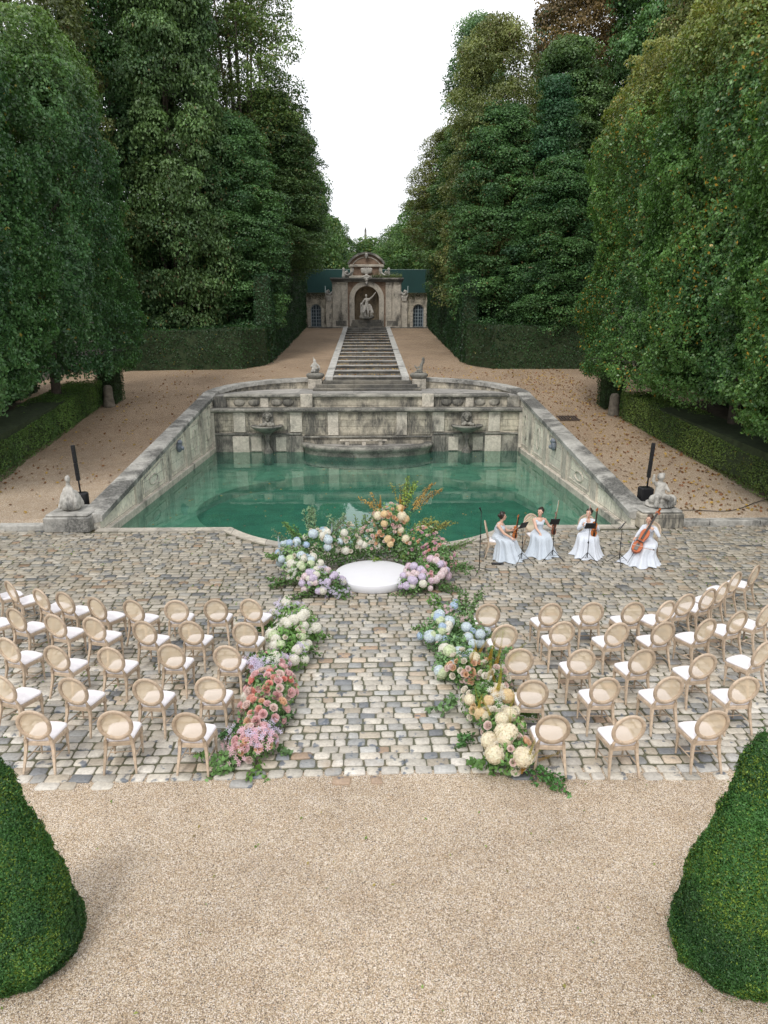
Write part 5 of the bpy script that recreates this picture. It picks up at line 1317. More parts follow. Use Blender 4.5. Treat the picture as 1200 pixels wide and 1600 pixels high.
arrangement('aisle_flowers', 'pink and coral rose floor arrangement at the near left of the aisle', (-1.7, 9.6), [
    (-1.75, 10.75, .32, 0.361, .36, .30, [('T', 'lav', 7, 1.4), ('R', 'pink', 10, 1.01), ('R', 'orchid', 5, 1.01), ('T', 'white', 4, 1.2)]),
    (-1.60, 10.05, .36, 0.378, .42, .32, [('R', 'pink', 19, 1.13), ('R', 'blush', 12, 1.09), ('R', 'coral', 7, 1.01), ('R', 'salmon', 6, 1.01), ('H', 'white', 1, 1.01)]),
    (-1.65, 9.45, .28, 0.361, .36, .26, [('R', 'salmon', 8, 1.01), ('R', 'pink', 14, 1.01), ('R', 'peach', 7, 1.01), ('R', 'blush', 7, 1.01)]),
    (-1.70, 8.80, .20, 0.310, .34, .20, [('R', 'pink', 12, 1.13), ('R', 'peach', 7, 0.97), ('T', 'pink', 5, 1.4), ('T', 'lav', 5, 1.4), ('R', 'blush', 5, 1.01)])],
    [(-1.38, 9.6, 0.15, 0.19, -0.1, 0.10, 4, (.07, .16, .05), .07), (-1.90, 9.3, 0.15, -0.28, -0.15, 0.12, 7, (.07, .16, .06), .08), (-1.90, 8.55, 0.1, -0.39, -0.15, 0.10, 8, (.13, .24, .08), .10), (-1.48, 8.9, 0.12, 0.19, -0.15, 0.12, 3, (.13, .24, .09), .11), (-1.58, 8.5, 0.08, 0.14, -0.3, 0.04, 3, (.10, .2, .04), .08)], (.08, .18, .06), (.20, .34, .13), .95, 'floor flowers along the aisle')
arrangement('aisle_flowers', 'blue and cream hydrangea floor arrangement at the far right of the aisle', (1.6, 11.8), [
    (1.75, 12.55, .40, 0.361, .36, .38, [('H', 'blue', 4, 0.83), ('T', 'pink', 3, 1.1)]),
    (1.35, 12.15, .34, 0.310, .36, .32, [('H', 'skyblue', 5, 1.06), ('H', 'blue', 5, 0.83), ('H', 'green', 4, 0.92), ('H', 'white', 2, 0.92)]),
    (1.95, 12.0, .34, 0.292, .34, .32, [('H', 'skyblue', 5, 1.01), ('H', 'blue', 2, 0.74), ('R', 'peach', 3, 0.74)]),
    (1.60, 11.5, .28, 0.344, .36, .30, [('H', 'white', 5, 1.15), ('H', 'skyblue', 4, 1.01), ('R', 'blush', 3, 0.74)]),
    (1.45, 11.0, .24, 0.292, .32, .26, [('H', 'skyblue', 4, 1.10), ('H', 'blue', 1, 0.74), ('H', 'green', 4, 1.01)])],
    [(1.58, 12.8, 0.4, -0.11, 0.1, 0.63, 3, (.10, .2, .05), .085), (2.00, 12.7, 0.5, 0.14, 0.1, 0.50, 8, (.13, .22, .08), .07), (1.18, 12.3, 0.25, -0.22, 0, 0.16, 3, (.10, .2, .05), .08), (2.20, 12, 0.3, 0.28, 0, 0.20, 8, (.15, .24, .12), .07), (1.80, 11.2, 0.25, 0.28, 0, 0.16, 7, (.12, .22, .07), .07)], (.09, .20, .07), (.21, .36, .15), 1.1, 'floor flowers along the aisle')
arrangement('aisle_flowers', 'yellow, peach and cream floor arrangement with golden spikes at the near right of the aisle', (1.9, 9.5), [
    (1.70, 10.65, .36, 0.344, .34, .30, [('R', 'blush', 13, 0.92), ('R', 'peach', 13, 0.92), ('R', 'white', 10, 0.87), ('S', 'ochre', 3, 1.0), ('H', 'cream', 1, 0.83)]),
    (2.10, 10.3, .32, 0.310, .36, .30, [('R', 'white', 10, 0.83), ('R', 'blush', 5, 0.83), ('S', 'ochre', 4, 1.1), ('T', 'white', 3, 1.2)]),
    (1.85, 9.60, .32, 0.361, .40, .32, [('H', 'butter', 4, 1.10), ('H', 'cream', 4, 0.97), ('R', 'white', 10, 0.92), ('S', 'lemon', 4, 1.0), ('T', 'white', 4, 1.2), ('R', 'gold', 5, 0.92)]),
    (2.00, 8.95, .28, 0.327, .36, .28, [('H', 'cream', 4, 0.92), ('R', 'white', 6, 1.01), ('R', 'blush', 6, 1.01), ('S', 'lemon', 3, .9)]),
    (2.00, 8.35, .26, 0.292, .32, .28, [('H', 'cream', 6, 1.24), ('R', 'white', 8, 1.01), ('R', 'peach', 7, 1.01), ('R', 'blush', 8, 0.83), ('S', 'ochre', 2, 1.1)])],
    [(1.43, 9.9, 0.15, -0.22, -0.1, 0.12, 4, (.15, .26, .11), .10), (2.20, 10.6, 0.4, 0.14, 0, 0.45, 6, (.12, .22, .08), .075), (2.30, 9.5, 0.2, 0.28, -0.05, 0.12, 8, (.12, .24, .06), .07), (1.68, 8.4, 0.1, -0.17, -0.2, 0.08, 4, (.09, .18, .05), .09), (2.25, 8.1, 0.15, 0.24, -0.25, 0.04, 10, (.06, .17, .04), .06), (1.58, 9, 0.12, -0.17, -0.1, 0.08, 4, (.07, .17, .05), .08)], (.08, .18, .05), (.21, .36, .11), 1.05, 'floor flowers along the aisle')
o = bpy.data.objects.new('flower_spike', SP['ochre']); COL.objects.link(o); pr = [q for q in COL.objects if q.get('label', '').startswith('yellow, peach')][0]; o.parent = pr; o.location = (2.35 - 1.9, 8.2 - 9.5, .2); o.rotation_euler = (.1, 1.25, .1)

# ------------------------------------------------------------------ musicians
def violin(name, label, cat, sc, varn, loc, rot, endpin=False, parts=None):
    r = empty(name, label, cat, loc); r.rotation_euler = rot
    prof = [(-.50, .0), (-.47, .16), (-.40, .25), (-.30, .285), (-.20, .27), (-.10, .20), (-.02, .165), (.06, .17), (.14, .205), (.24, .235), (.33, .22), (.40, .16), (.44, .06), (.45, 0)]
    # z from -.5..+.45 of body length, x half width -> scale to body length .36
    pts = [(x * .62, z) for z, x in prof] + [(-x * .62, z) for z, x in reversed(prof[1:-1])]
    L = .37 * sc; th = .035 * sc * (1.35 if endpin else 1)
    b = MB(); rings = []
    for q, y in ((.96, -th), (1.0, -th * .8), (1.0, th * .8), (.96, th)): rings.append([(x * L * q, y, (z + .5) * L * (1 if q == 1 else 1)) for x, z in pts])
    b.loft(rings, smooth=False); b.build('body', varn, r)
    b = MB(); b.box(-.012 * sc, .012 * sc, -th - .012 * sc, -th + .006 * sc, L * .52, L * 1.62); b.box(-.022 * sc, .022 * sc, -th - .014 * sc, -th - .002, L * .06, L * .30); b.box(-.05 * sc, .05 * sc, -th - .022 * sc, -th, L * .405, L * .425); b.build('fingerboard', M['ebony'], r)
    b = MB(); b.tube([(0, -th * .4, L * .9), (0, -th * .5, L * 1.6), (0, -th * .1, L * 1.72), (0, -th * 1.0, L * 1.80), (0, -th * 1.2, L * 1.74)], [.014 * sc, .012 * sc, .014 * sc, .014 * sc, .008 * sc], 8)
    for k in range(4): b.tube([(-.03 * sc, -th * .3, L * (1.62 + .03 * k)), (.03 * sc, -th * .3, L * (1.62 + .03 * k))], .004 * sc, 5)
    b.build('neck', varn, r)
    b = MB()
    for k in (-1.5, -.5, .5, 1.5): b.tube([(k * .006 * sc, -th - .016 * sc, L * .25), (k * .009 * sc, -th - .024 * sc, L * .415), (k * .005 * sc, -th - .015 * sc, L * 1.6)], .0012 * sc, 4)
    for s in (-1, 1): b.tube([(s * .05 * sc, -th - .001, L * .34), (s * .042 * sc, -th - .002, L * .41), (s * .052 * sc, -th - .001, L * .48)], .003 * sc, 4)
    b.build('strings', M['ebony'], r)
    if endpin: b = MB(); b.tube([(0, 0, .02), (0, 0, -.34)], .007, 6); b.build('endpin', M['metal'], r)
    return r
def bow(label, p0, p1):
    r = empty('bow', label, 'bow', p0); d = Vector(p1) - Vector(p0); r.rotation_euler = d.to_track_quat('Z', 'Y').to_euler(); L = d.length
    b = MB(); b.tube([(0, 0, 0), (0, -.008, L * .5), (0, .004, L)], [.006, .005, .004], 6); b.build('stick', M['violin'], r)
    b = MB(); b.tube([(0, .022, .03), (0, .022, L * .98)], .003, 4); b.tube([(0, 0, L), (0, .024, L * .985)], .005, 4); b.build('hair', M['paper'], r)
    b = MB(); b.box(-.007, .007, 0, .028, .02, .06); b.build('frog', M['ebony'], r)

def hand_caps(wrist, d, n, curl=.6, side=1, closed=False):
    """wrist -> palm along d, palm normal n; five fingers. returns capsules"""
    wrist = Vector(wrist); d = Vector(d).normalized(); n = Vector(n); n = (n - d * n.dot(d)).normalized(); s = d.cross(n) * side
    c = [(wrist - d * .01, .024, wrist + d * .05 + s * .016, .019), (wrist - d * .01, .022, wrist + d * .05 - s * .016, .018), (wrist, .02, wrist + d * .055, .02)]
    for k, (o, l) in enumerate(((-.029, .058), (-.010, .075), (.010, .080), (.029, .072))):
        a = wrist + d * .07 + s * o; cu = curl * (1.0 + .1 * k)
        d1 = (d * math.cos(cu * .6) + n * math.sin(cu * .6)); d2 = (d * math.cos(cu * 1.5) + n * math.sin(cu * 1.5)); d3 = (d * math.cos(cu * 2.2) + n * math.sin(cu * 2.2))
        b1 = a + d1 * l * .5; b2 = b1 + d2 * l * .3; b3 = b2 + d3 * l * .22
        c += [(wrist + d * .045 + s * o * .9, .011, a, .0105), (a, .0105, b1, .0095), (b1, .0095, b2, .0088), (b2, .0088, b3, .0075)]
    t0 = wrist + d * .02 - s * .022; t1 = t0 + (d * .6 - s * .7 + n * .4).normalized() * .045; t2 = t1 + (d * .8 - s * .1 + n * .6).normalized() * .03
    c += [(t0, .014, t1, .011), (t1, .011, t2, .0085)]
    return c

def musician(label, x, y, facing, head_dir, sleeves, dressm, hairm, Lh, Rh, lean=0.0, spread=1.0, skirt_dx=0.0, bun=True, knees=.16, hs=(0, 0), nod=0.0, vneck=True):
    """local frame: +y forward of the sitter, x to her right-hand side is +x when facing +y. Lh/Rh are wrist targets"""
    r = empty('person', label, 'person', (x, y, .03), -R(facing), 'string quartet'); r.scale = (.93, .93, .93)
    hip = Vector((0, -.02, .57)); ch = Vector((hs[0] * .5, lean * .5 - .02, .84)); sh = Vector((hs[0] * .8, lean * .8 - .02, 1.0)); nk = Vector((hs[0] * .9, lean + .0, 1.09)); hd = nk + Vector((hs[0] * .2, .035 + nod, .155))
    a = R(head_dir); hf = Vector((math.sin(a), math.cos(a), -nod * 1.5)).normalized(); hs_ = Vector((hf.y, -hf.x, 0)).normalized()
    caps = [(hip, .15, (1.15, .95, .8)), (hip + Vector((0, 0, .05)), .125, ch - Vector((0, 0, .1)), .105), (ch - Vector((0, 0, .1)), .108, ch, .125), (ch, .125, sh - Vector((0, 0, .03)), .11),
            (sh + Vector((-.10, 0, -.015)), .072, sh + Vector((.10, 0, -.015)), .072), (sh + Vector((-.05, .075, -.11)), .065, sh + Vector((.05, .075, -.11)), .065), (sh + Vector((0, 0, .02)), .062, nk, .045), (nk, .047, hd - Vector((0, 0, .07)), .047)]
    # head: cranium, jaw, chin, nose, ears, brow, lips
    caps += [(hd + Vector((0, 0, .03)) - hf * .012, .083, (1, 1.08, 1.08)), (hd + hf * .025 - Vector((0, 0, .03)), .066, hd + hf * .05 - Vector((0, 0, .085)), .034),
             (hd + hf * .082 + Vector((0, 0, .015)), .010, hd + hf * .106 - Vector((0, 0, .022)), .0135), (hd + hf * .074 + hs_ * .03 + Vector((0, 0, .03)), .013, hd + hf * .074 - hs_ * .03 + Vector((0, 0, .03)), .013),
             (hd + hs_ * .083 - Vector((0, 0, .005)), .02, (.5, 1, 1.4)), (hd - hs_ * .083 - Vector((0, 0, .005)), .02, (.5, 1, 1.4)), (hd + hf * .078 + hs_ * .013 - Vector((0, 0, .052)), .009, hd + hf * .078 - hs_ * .013 - Vector((0, 0, .052)), .009)]
    hand = []
    for sgn, W, in ((-1, Lh), (1, Rh)):
        W0, hd_dir, hn, curl = W; s0 = sh + Vector((sgn * .165, 0, -.015)); w0 = Vector(W0)
        L1, L2 = .275, .245; dv = w0 - s0; dist = min(dv.length, L1 + L2 - .01); w0 = s0 + dv.normalized() * dist
        aa = (L1 * L1 - L2 * L2 + dist * dist) / (2 * dist); hh = math.sqrt(max(0, L1 * L1 - aa * aa)); u = dv.normalized(); ref = Vector((sgn * .55, -.35, -.8)); pv_ = (ref - u * ref.dot(u)).normalized()
        el = s0 + u * aa + pv_ * hh
        caps += [(s0 - Vector((sgn * .06, 0, 0)), .062, s0, .054), (s0, .052, el, .039), (el, .039, w0, .025)]
        caps += hand_caps(w0, hd_dir, hn, curl, sgn)
        hand.append((s0, el, w0))
    # legs under the skirt
    for sgn in (-1, 1):
        kn = Vector((sgn * knees, .36, .49)); an = Vector((sgn * knees * .9, .38, .10)); caps += [(hip + Vector((sgn * .08, 0, -.05)), .085, kn, .055), (kn, .054, an, .036), (an - Vector((0, .02, .04)), .036, an + Vector((0, .13, -.07)), .026)]
    sculpt('body', caps, .0085, M['skin'], r, smooth=3)
    # face details
    b = MB()
    for sgn in (-1, 1): b.blob(tuple(hd + hf * .083 + hs_ * sgn * .030 + Vector((0, 0, .012))), .0095, 8, sc=(1, 1, .7))
    b.build('eyes', M['eye'], r)
    b = MB(); b.tube([tuple(hd + hf * .0885 + hs_ * q * .018 + Vector((0, 0, -.052 - .003 * (1 - q * q)))) for q in (-1, 0, 1)], [.004, .007, .004], 6); b.build('lips', M['lips'], r)
    # hair
    hc = [(hd + Vector((0, 0, .05)) - hf * .028, .088, (1, 1.02, 1.0)), (hd - hf * .05 + Vector((0, 0, -.01)), .07, (1, .9, 1.1)), (hd + hf * .035 + Vector((0, 0, .105)), .038, hd - hf * .05 + Vector((0, 0, .11)), .05),
          (hd + hs_ * .07 + Vector((0, 0, .06)), .028, hd + hs_ * .072 - hf * .03 - Vector((0, 0, .01)), .025), (hd - hs_ * .07 + Vector((0, 0, .06)), .028, hd - hs_ * .072 - hf * .03 - Vector((0, 0, .01)), .025)]
    if bun: hc += [(hd - hf * .115 + Vector((0, 0, .035)), .048, (1, 1, 1))]
    sculpt('hair', hc, .009, hairm, r, smooth=2)
    # dress bodice
    bc = [(hip + Vector((0, 0, .0)), .165, (1.12, .98, .8)), (hip + Vector((0, 0, .05)), .137, ch - Vector((0, 0, .1)), .117), (ch - Vector((0, 0, .1)), .118, ch, .135), (ch, .136, sh - Vector((0, 0, .075)), .118), (sh + Vector((-.055, .08, -.12)), .07, sh + Vector((.055, .08, -.12)), .07)]
    for sgn in (-1, 1): bc += [(sh + Vector((sgn * .10, .05, -.05)), .055, sh + Vector((sgn * .115, -.01, .03)), .034), (sh + Vector((sgn * .10, -.06, -.05)), .05, sh + Vector((sgn * .115, -.01, .03)), .034)]
    if sleeves:
        for (s0, el, w0), sgn in zip(hand, (-1, 1)): bc += [(s0 - Vector((sgn * .07, 0, 0)), .068, s0, .062), (s0, .062, el, .05), (el, .05, w0 - (w0 - el).normalized() * .02, .036)]
        bc += [(sh + Vector((-.1, 0, -.01)), .077, sh + Vector((.1, 0, -.01)), .077)]
    sculpt('bodice', bc, .011, dressm, r, smooth=3)
    # flowing skirt
    b = MB(); rings = []; n = 72; rr = random.Random(hash(label) % 999); ph = [rr.uniform(0, 6) for _ in range(4)]
    ctl = [(.70, 0, -.02, .125, .105, 0), (.64, 0, .01, .205, .185, .006), (.625, 0, .11, .20 + knees * .42, .30, .010), (.59, 0, .18, .215 + knees * .55, .345, .014), (.50, 0, .22, .225 + knees * .55, .36, .022), (.34, skirt_dx * .4, .24, .32, .37, .035), (.18, skirt_dx * .8, .27, .38 * spread, .42 * spread, .05), (.05, skirt_dx, .30, .45 * spread, .47 * spread, .065), (.008, skirt_dx * 1.1, .31, .49 * spread, .50 * spread, .075)]
    for (z, cx, cy, rx, ry, am) in ctl:
        ring = []
        for k in range(n):
            t = 2 * PI * k / n; f = 1.5 * am * (math.sin(t * 9 + ph[0] + z) * .5 + math.sin(t * 15 + ph[1]) * .35 + math.sin(t * 5 + ph[2] + z * 3) * .4)
            back = .72 if math.sin(t) < 0 else 1.0
            ring.append((cx + (rx + f) * math.cos(t), cy + (ry * back + f) * math.sin(t), z + (.012 * math.sin(t * 7 + ph[3]) if z < .1 else 0)))
        rings.append(ring)
    rings = rings[::-1]
    b.loft(rings, cap=False); o = b.build('skirt', dressm, r); fixnormals(o.data)
    md = o.modifiers.new('s', 'SUBSURF'); md.levels = 1; md.render_levels = 1
    return r
def loc2w(x, y, facing, p):   # local sitter coordinates to world
    a = R(facing); p = [q * .93 for q in p]; return (x + p[0] * math.cos(a) + p[1] * math.sin(a), y - p[0] * math.sin(a) + p[1] * math.cos(a), p[2] + .03)
# quartet: (x, y, facing degrees clockwise from +y)
F1, F2, F3, F4 = 118, 176, 192, 222
p1 = (3.55, 17.72); p2 = (4.80, 18.15); p3 = (6.12, 18.0); p4 = (7.55, 17.3)
def seat_chair(p, f, label):
    a = R(f); put_chair(p[0] - math.sin(a) * .30, p[1] - math.cos(a) * .30, f, label, 'musicians chairs')
seat_chair(p1, 100, 'cane-back chair under the leftmost seated violinist in grey'); seat_chair((p2[0] - .08, p2[1]), 165, 'cane-back chair behind the second seated violinist, back showing at her left')
seat_chair(p3, F3, 'cane-back chair under the violinist in white with long sleeves'); seat_chair(p4, F4, 'cane-back chair under the seated cello player')
V3 = Vector
musician('seated woman in sleeveless pale grey gown turned right, holding a violin upright, dark bun', *p1, F1, -35, False, M['dress_grey'], M['hair'],
         ((-.06, .42, .84), (.1, .5, .9), (1, 0, 0), 1.0), ((.12, .46, .66), (-.1, 1, -.35), (0, 0, -1), .35), lean=.10, spread=1.05, skirt_dx=.0)
musician('seated woman in sleeveless pale grey gown looking left, violin upright on her lap', *p2, F2, 58, False, M['dress_grey'], M['hair'],
         ((-.34, .20, .80), (-.3, .3, .9), (1, 0, 0), 1.1), ((.07, .38, .64), (-.1, .6, -.9), (0, -.3, -1), .3), spread=1.0, bun=True)
musician('seated woman in white long-sleeved gown holding an orange violin upright before her shoulder', *p3, F3, 46, True, M['dress_white'], M['hair'],
         ((-.20, .26, .88), (.1, .3, .9), (1, 0, 0), 1.0), ((.16, .26, .90), (.1, .3, .9), (-1, 0, 0), .8), spread=.92)
musician('seated woman in white long-sleeved gown playing a cello, brown hair tied back', *p4, F4, 42, True, M['dress_white'], M['hair_brown'],
         ((-.20, .20, 1.02), (.5, .5, .5), (1, 0, 0), 1.1), ((.22, .40, .74), (.2, .9, -.3), (-.3, 0, -1), .8), spread=1.12, knees=.24, skirt_dx=.06)
def tilt(dirv, front):   # orientation with local z along dirv and -y facing 'front'
    z = Vector(dirv).normalized(); y = -(Vector(front) - z * Vector(front).dot(z)).normalized(); x = y.cross(z)
    return Matrix((x, y, z)).transposed().to_euler()
l1 = Vector(loc2w(*p1, F1, (-.02, .50, .62))); violin('violin', 'brown violin held upright on the lap of the leftmost violinist', 'violin', 1.0, M['violin'], l1, tilt((.12, .05, 1), (.5, -1, .1)))
bow('violin bow pointing up right in the hand of the leftmost violinist', l1 + Vector((-.08, -.05, .16)), l1 + Vector((.42, -.12, .66)))
l2 = Vector(loc2w(*p2, F2, (-.36, .24, .58))); violin('violin', 'dark brown violin standing on the lap of the second violinist', 'violin', 1.0, M['dark_violin'], l2, tilt((.05, .02, 1), (.3, -1, .1)))
bow('violin bow held straight up by the second violinist', l2 + Vector((0, -.06, .30)), l2 + Vector((.10, -.02, 1.0)))
l3 = Vector(loc2w(*p3, F3, (-.14, .32, .60))); violin('viola', 'large orange viola held upright facing the camera by the third musician', 'viola', 1.22, M['violin'], l3, tilt((.06, .02, 1), (0, -1, .15)))
bow('long bow held upright by the third musician behind her music stand', l3 + Vector((-.22, -.02, .22)), l3 + Vector((-.14, .0, .92)))
l4 = Vector((7.02, 16.86, .40)); violin('cello', 'glossy orange cello slanting across the knees of the rightmost musician', 'cello', 2.05, M['cello'], l4, tilt((.50, .30, .66), (-.35, -.9, .6)), True)
bow('cello bow crossing the cello strings low on the body', l4 + Vector((.45, -.22, .12)), l4 + Vector((-.18, -.32, .30)))

def music_stand(label, x, y, rz, deskface=True, h=1.0, tiltd=.5):
    r = empty('music_stand', label, 'music stand', (x, y, .03), rz, 'folding music stands of the quartet')
    b = MB(); b.tube([(0, 0, .16), (0, 0, h * .6)], .011, 8); b.tube([(0, 0, h * .6), (0, 0, h)], .008, 8); b.build('pole', M['metal'], r)
    for k in range(3):
        a = k * 2 * PI / 3 + .4; b = MB(); b.tube([(0, 0, .30), (math.cos(a) * .33, math.sin(a) * .33, .015)], .008, 6); b.tube([(math.cos(a) * .15, math.sin(a) * .15, .17), (0, 0, .14)], .005, 5); b.blob((math.cos(a) * .33, math.sin(a) * .33, .012), .014, 6); b.build('leg', M['metal'], r)
    T = Matrix.Translation((0, 0, h + .07)) @ Matrix.Rotation(-tiltd, 4, 'X')
    b = MB(); b.box(-.125, .125, -.006, .006, -.08, .12, T=T); b.box(-.125, .125, -.04, -.0065, -.085, -.075, T=T); b.build('desk', M['black'], r)
    b = MB(); b.box(-.105, .105, -.014, -.008, -.07, .10, T=T); b.build('sheet_music', M['paper'], r)
    b = MB(); b.tube([(0, 0, h * .58), (0, 0, h * .63)], .018, 8); b.blob((.025, 0, h * .6), .012, 6); b.build('collar', M['metal'], r); return r
music_stand('black folding music stand just right of the leftmost violinist', 4.10, 17.1, R(210), h=.98)
music_stand('black music stand with dark desk in front of the second violinist', 5.0, 17.35, R(182), h=1.0)
music_stand('black music stand in front of the musician holding the orange viola', 5.87, 17.1, R(178), h=.95)
music_stand('black music stand seen edge-on left of the cello player', 6.68, 16.95, R(235), h=1.0)
r = empty('microphone_stand', 'slim black microphone stand at the left of the quartet', 'microphone stand', (2.86, 16.45, .03))
b = MB(); b.tube([(0, 0, .05), (0, 0, .95)], .011, 8); b.tube([(0, 0, .95), (0, 0, 1.62)], .008, 8); b.build('pole', M['metal'], r)
for k in range(3):
    a = k * 2 * PI / 3 + .1; b = MB(); b.tube([(0, 0, .12), (math.cos(a) * .34, math.sin(a) * .34, .012)], .009, 6); b.build('leg', M['metal'], r)
b = MB(); b.tube([(0, 0, 1.60), (-.03, -.02, 1.68), (-.05, -.06, 1.72)], [.012, .015, .02], 8); b.blob((-.055, -.075, 1.73), .026, 8); b.build('microphone', M['metal'], r)
b = MB(); b.tube([(0, 0, .92), (0, 0, .99)], .018, 8); b.build('collar', M['metal'], r)
b = MB(); b.box(-.16, .16, -.05, .05, 0, .04, .008); tag(b.build('pedal_box', M['black'], None, (4.0 - .55, 17.15 - .1, .03)), 'small flat black box on the cobbles by the hem of the leftmost gown', 'box')

# ------------------------------------------------------------------ pedestals and statues at the front corners
for s, nm in ((-1, 'left'), (1, 'right')):
    cx = -9.33 if s < 0 else 9.28; r = empty('stone_pedestal', 'heavy square stone block at the %s front corner of the pool carrying a statue' % nm, 'pedestal', (cx, 20.9, 0), group='corner pedestals of the pool')
    b = MB(); b.box(-.70, .70, -.55, .9, 0, .50, .04); b.build('block', M['coping' if s < 0 else 'wall_x'], r)
    b = MB(); b.box(-.64, .66, -.5, .85, .50, .58, .03); b.build('slab', M['coping'], r)
r = empty('statue', 'weathered stone sphinx-like statue with wings on the left pedestal', 'statue', (-9.4, 20.95, .58)); r.scale = (.74, .85, 1.04)
sculpt('figure', [((0, .1, .12), .30, (1.35, 1.2, .5)), ((-.1, .0, .28), .26, (1.2, 1, .95)), ((.15, .05, .28), .25, (1.1, 1, .9)), ((0, 0, .4), .22, (.02, .02, .75)[0:0] or (0, .02, .72), .12), ((0, .02, .72), .10, (.02, 0, .86), .07), ((.03, -.02, .98), .105, (1, 1.05, 1.15)), ((.06, -.02, 1.06), .06, (1.3, 1, .8)),
        ((-.12, 0, .66), .07, (-.28, -.05, .42), .07), ((.12, 0, .66), .07, (.28, -.08, .44), .08), ((-.28, -.05, .42), .06, (-.36, -.15, .15), .07), ((.28, -.08, .44), .07, (.36, -.18, .15), .08), ((-.18, .15, .5), .12, (-.3, .25, .15), .13), ((.18, .18, .5), .12, (.32, .3, .15), .13), ((0, -.2, .2), .16, (1.4, 1, .9)), ((.02, -.1, .96), .03, (.04, -.14, .94), .02)], .022, M['statue'], r, rough=.07)
r = empty('statue', 'weathered stone cherub seated on a rocky mound on the right pedestal', 'statue', (9.42, 20.95, .58))
sculpt('figure', [((0, .05, .05), .40, (1.15, .95, .18)), ((.1, .1, .22), .27, (1.3, 1, .7)), ((-.22, -.05, .25), .17, (1.1, 1, 1)), ((.38, .1, .2), .17, (1.1, 1, 1.1)), ((-.05, 0, .38), .17, (-.06, 0, .72), .13), ((-.06, 0, .74), .14, (1.2, .9, .7)), ((-.06, -.02, .80), .07, (-.08, -.02, .9), .06), ((-.08, -.04, 1.0), .12, (1, 1.05, 1.1)), ((-.02, -.02, 1.08), .07, (1.2, 1, .7)), ((-.18, 0, .74), .065, (-.32, -.05, .85), .055), ((-.32, -.05, .85), .055, (-.33, -.1, 1.05), .045), ((.08, 0, .74), .065, (.18, -.12, .55), .05), ((-.12, -.1, .38), .10, (-.28, -.32, .38), .08), ((-.28, -.32, .38), .08, (-.28, -.36, .12), .06), ((.06, -.1, .36), .10, (.2, -.32, .34), .08), ((.2, -.32, .34), .08, (.16, -.36, .1), .06), ((.3, -.15, .15), .13, (1.2, 1, .8)), ((-.35, .1, .1), .12, (1, 1, 1))], .022, M['statue'], r, rough=.03)
# small figures at the stair foot
for s, nm, lab in ((-1, 'left', 'small pale crouching stone figure on the pedestal left of the stair foot'), (1, 'right', 'small broken stone figure with raised arm on the pedestal right of the stair foot')):
    r = empty('statue', lab, 'statue', (s * 3.2, 42.6, 3.62))
    if s < 0: cp = [((0, 0, .1), .22, (1.2, 1, .6)), ((-.05, 0, .25), .18, (.0, 0, .55), .13), ((-.02, 0, .72), .10, (1, 1, 1.2)), ((-.1, 0, .55), .07, (-.24, -.1, .4), .05), ((.08, 0, .55), .07, (.24, -.05, .42), .05), ((.24, -.05, .42), .05, (.28, -.1, .2), .05), ((.1, -.1, .2), .1, (.22, -.25, .3), .07), ((-.12, -.1, .2), .1, (-.2, -.25, .1), .07), ((-.06, .02, .82), .04, (-.1, .02, .95), .03)]
    else: cp = [((0, 0, .05), .18, (1.5, 1, .5)), ((.1, 0, .12), .1, (.16, 0, .5), .11), ((.16, 0, .5), .07, (.24, 0, .75), .07), ((.25, 0, .85), .09, (1, 1, 1.1)), ((.05, 0, .38), .05, (-.16, -.05, .3), .05), ((-.16, -.05, .3), .06, (-.28, -.05, .45), .04), ((.16, 0, .2), .09, (-.1, -.1, .18), .06), ((.28, 0, .6), .05, (.32, 0, .8), .04)]
    sculpt('figure', cp, .025, M['statue' if s < 0 else 'trim'], r, rough=.02)

# ------------------------------------------------------------------ column loudspeakers
def pa(label, x, y, s):
    g = ter(y) + .03
    r = empty('column_speaker', label, 'loudspeaker', (x, y, g), group='black column speakers by the pool corners'); 
    b = MB(); b.lathe([(.20, 0), (.215, .02), (.215, .50), (.20, .54), (.0001, .545)] if s < 0 else [(.0001, 0)], 20) if s < 0 else b.box(-.2, .2, -.22, .22, 0, .62, .03)
    b.build('subwoofer', M['black'], r)
    b = MB(); T = Matrix.Rotation(s * .05, 4, 'Y')
    b.tube([(0, 0, .5), (0, 0, 1.15)], .028, 8, T=T); b.build('pole', M['metal'], r)
    b = MB(); z0, z1 = .95, 2.12; b.box(-.05, .05, -.06, .06, z0, (z0 + z1) / 2 - .004, .01, T=T); b.box(-.05, .05, -.06, .06, (z0 + z1) / 2 + .004, z1, .01, T=T)
    sp_ = b.build('column', M['black'], r)
    b = MB()
    for k in range(8): b.box(-.04, .04, -.066, -.0605, z0 + .05 + k * .135, z0 + .15 + k * .135, T=T)
    b.build('grille', M['metal'], r)
pa('black column loudspeaker with round base on the gravel behind the left statue', -9.45, 22.0, -1)
pa('black column loudspeaker half hidden behind the cherub statue on the right', 9.35, 22.0, 1)

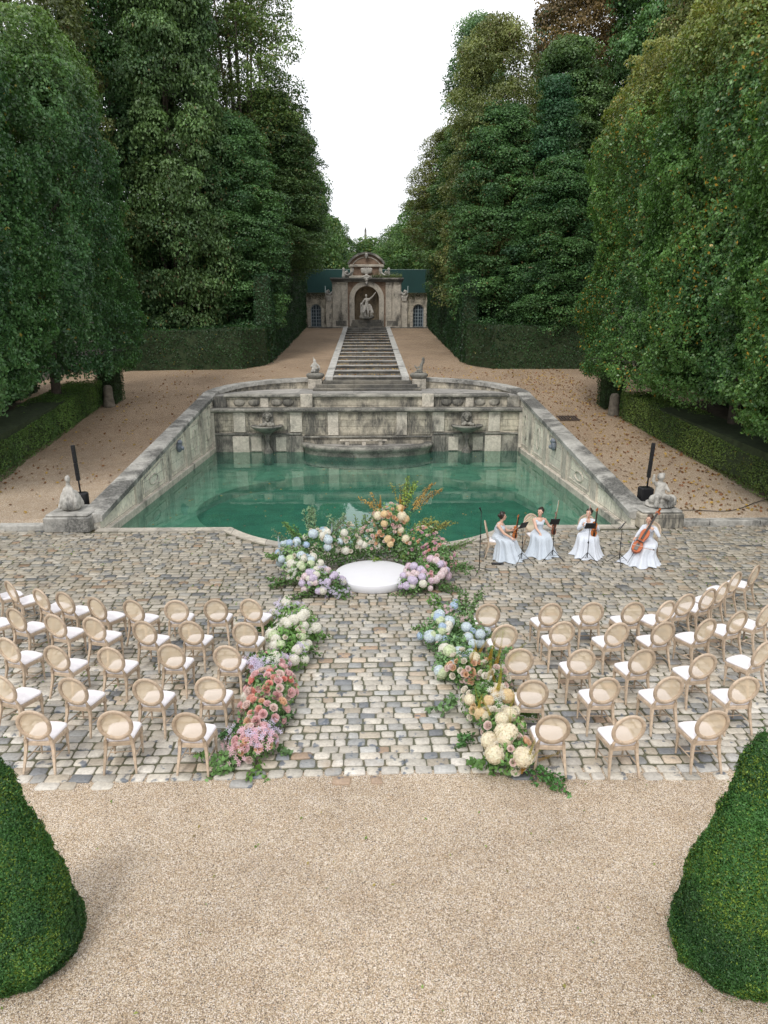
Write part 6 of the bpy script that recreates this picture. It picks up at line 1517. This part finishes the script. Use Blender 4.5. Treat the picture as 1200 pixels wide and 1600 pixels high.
# stone posts, drain grate, cable
for s, lab in ((-1, 'rough dark stone post at the end of the left low hedge'), (1, 'rough dark stone post at the end of the right low hedge')):
    x, y = (-13.6, 36.3) if s < 0 else (12.45, 34.1)
    o = None; rbo = empty('stone_post', lab, 'post', (x, y, ter(y)), 0, 'stone posts by the hedge ends')
    b = MB(); b.lathe([(.34, -.1), (.30, .1), (.25, .5), (.23, .95), (.17, 1.08), (.0001, 1.12)], 12); b.v = [(p[0] + .05 * mnoise.noise((p[0] * 3, p[1] * 3, p[2] * 2)), p[1], p[2]) for p in b.v]; b.build('shaft', M['bollard'], rbo)
r = empty('drain_grate', 'dark iron drain grate of parallel bars lying in the right gravel bank', 'grate', (9.98, 33.4, ter(33.4) + .05))
r.scale = (.62, .62, .62)
sl_ = math.atan2(ter(35.6) - ter(34.8), .8)
b = MB(); T = Matrix.Rotation(sl_, 4, 'X')
for k in range(7): b.box(-.75 + k * .22, -.65 + k * .22, -.55, .55, -.03, .04, T=T)
b.build('bars', M['rust'], r)
b = MB(); b.box(-.85, .78, .551, .62, -.03, .045, T=T); b.box(-.85, .78, -.62, -.551, -.03, .045, T=T); b.build('frame', M['rust'], r)
pts = []
for t in np.linspace(0, 1, 30):
    x = 9.95 + 4.0 * t; y = 21.45 + .1 * math.sin(t * 9) + 2.0 * max(0, t - .35) ** 1.6; pts.append((x, y, ter(y) + .05 * mnoise.noise((x * .25, y * .25, 3.1)) + .035))
b = MB(); b.tube(pts, .012, 6); tag(b.build('cable', M['black']), 'thin dark cable trailing over the right gravel bank from behind the cherub pedestal', 'cable')

n = 130; P = np.stack([nr.uniform(-8, 8, n), nr.uniform(19.5, 36, n), np.full(n, WZ + .006)], 1); P = P[[in_pool(a, b_, -.3) for a, b_ in P[:, :2]]]
q_ = leaves(P, np.tile((0, 0, 1.), (len(P), 1)), .10, .7, .02, 0)
tag(link('floating_leaves', quads('floating_leaves', q_, np.where(nr.random(len(P))[:, None] < .5, np.array((.40, .28, .08)), np.array((.22, .11, .05))) * nr.uniform(.6, 1.2, (len(P), 1))), M['leaf']), 'scattered yellow and brown leaves floating on the green pool', 'leaves', kind='stuff')
# a few loose leaves on the foreground gravel
n = 60; P = np.stack([nr.uniform(-4, 4, n), nr.uniform(4.5, 8, n), np.full(n, .02)], 1)
tag(link('loose_leaves', quads('loose_leaves', leaves(P, np.tile((0, 0, 1.), (n, 1)), .045, .6, .5, 0), leafcol(P, (.12, .22, .04), (.25, .2, .06), 2)), M['leaf']), 'a few small green and brown leaves dropped on the foreground gravel', 'leaves', kind='stuff')
# sky node links are set above; nothing else to light
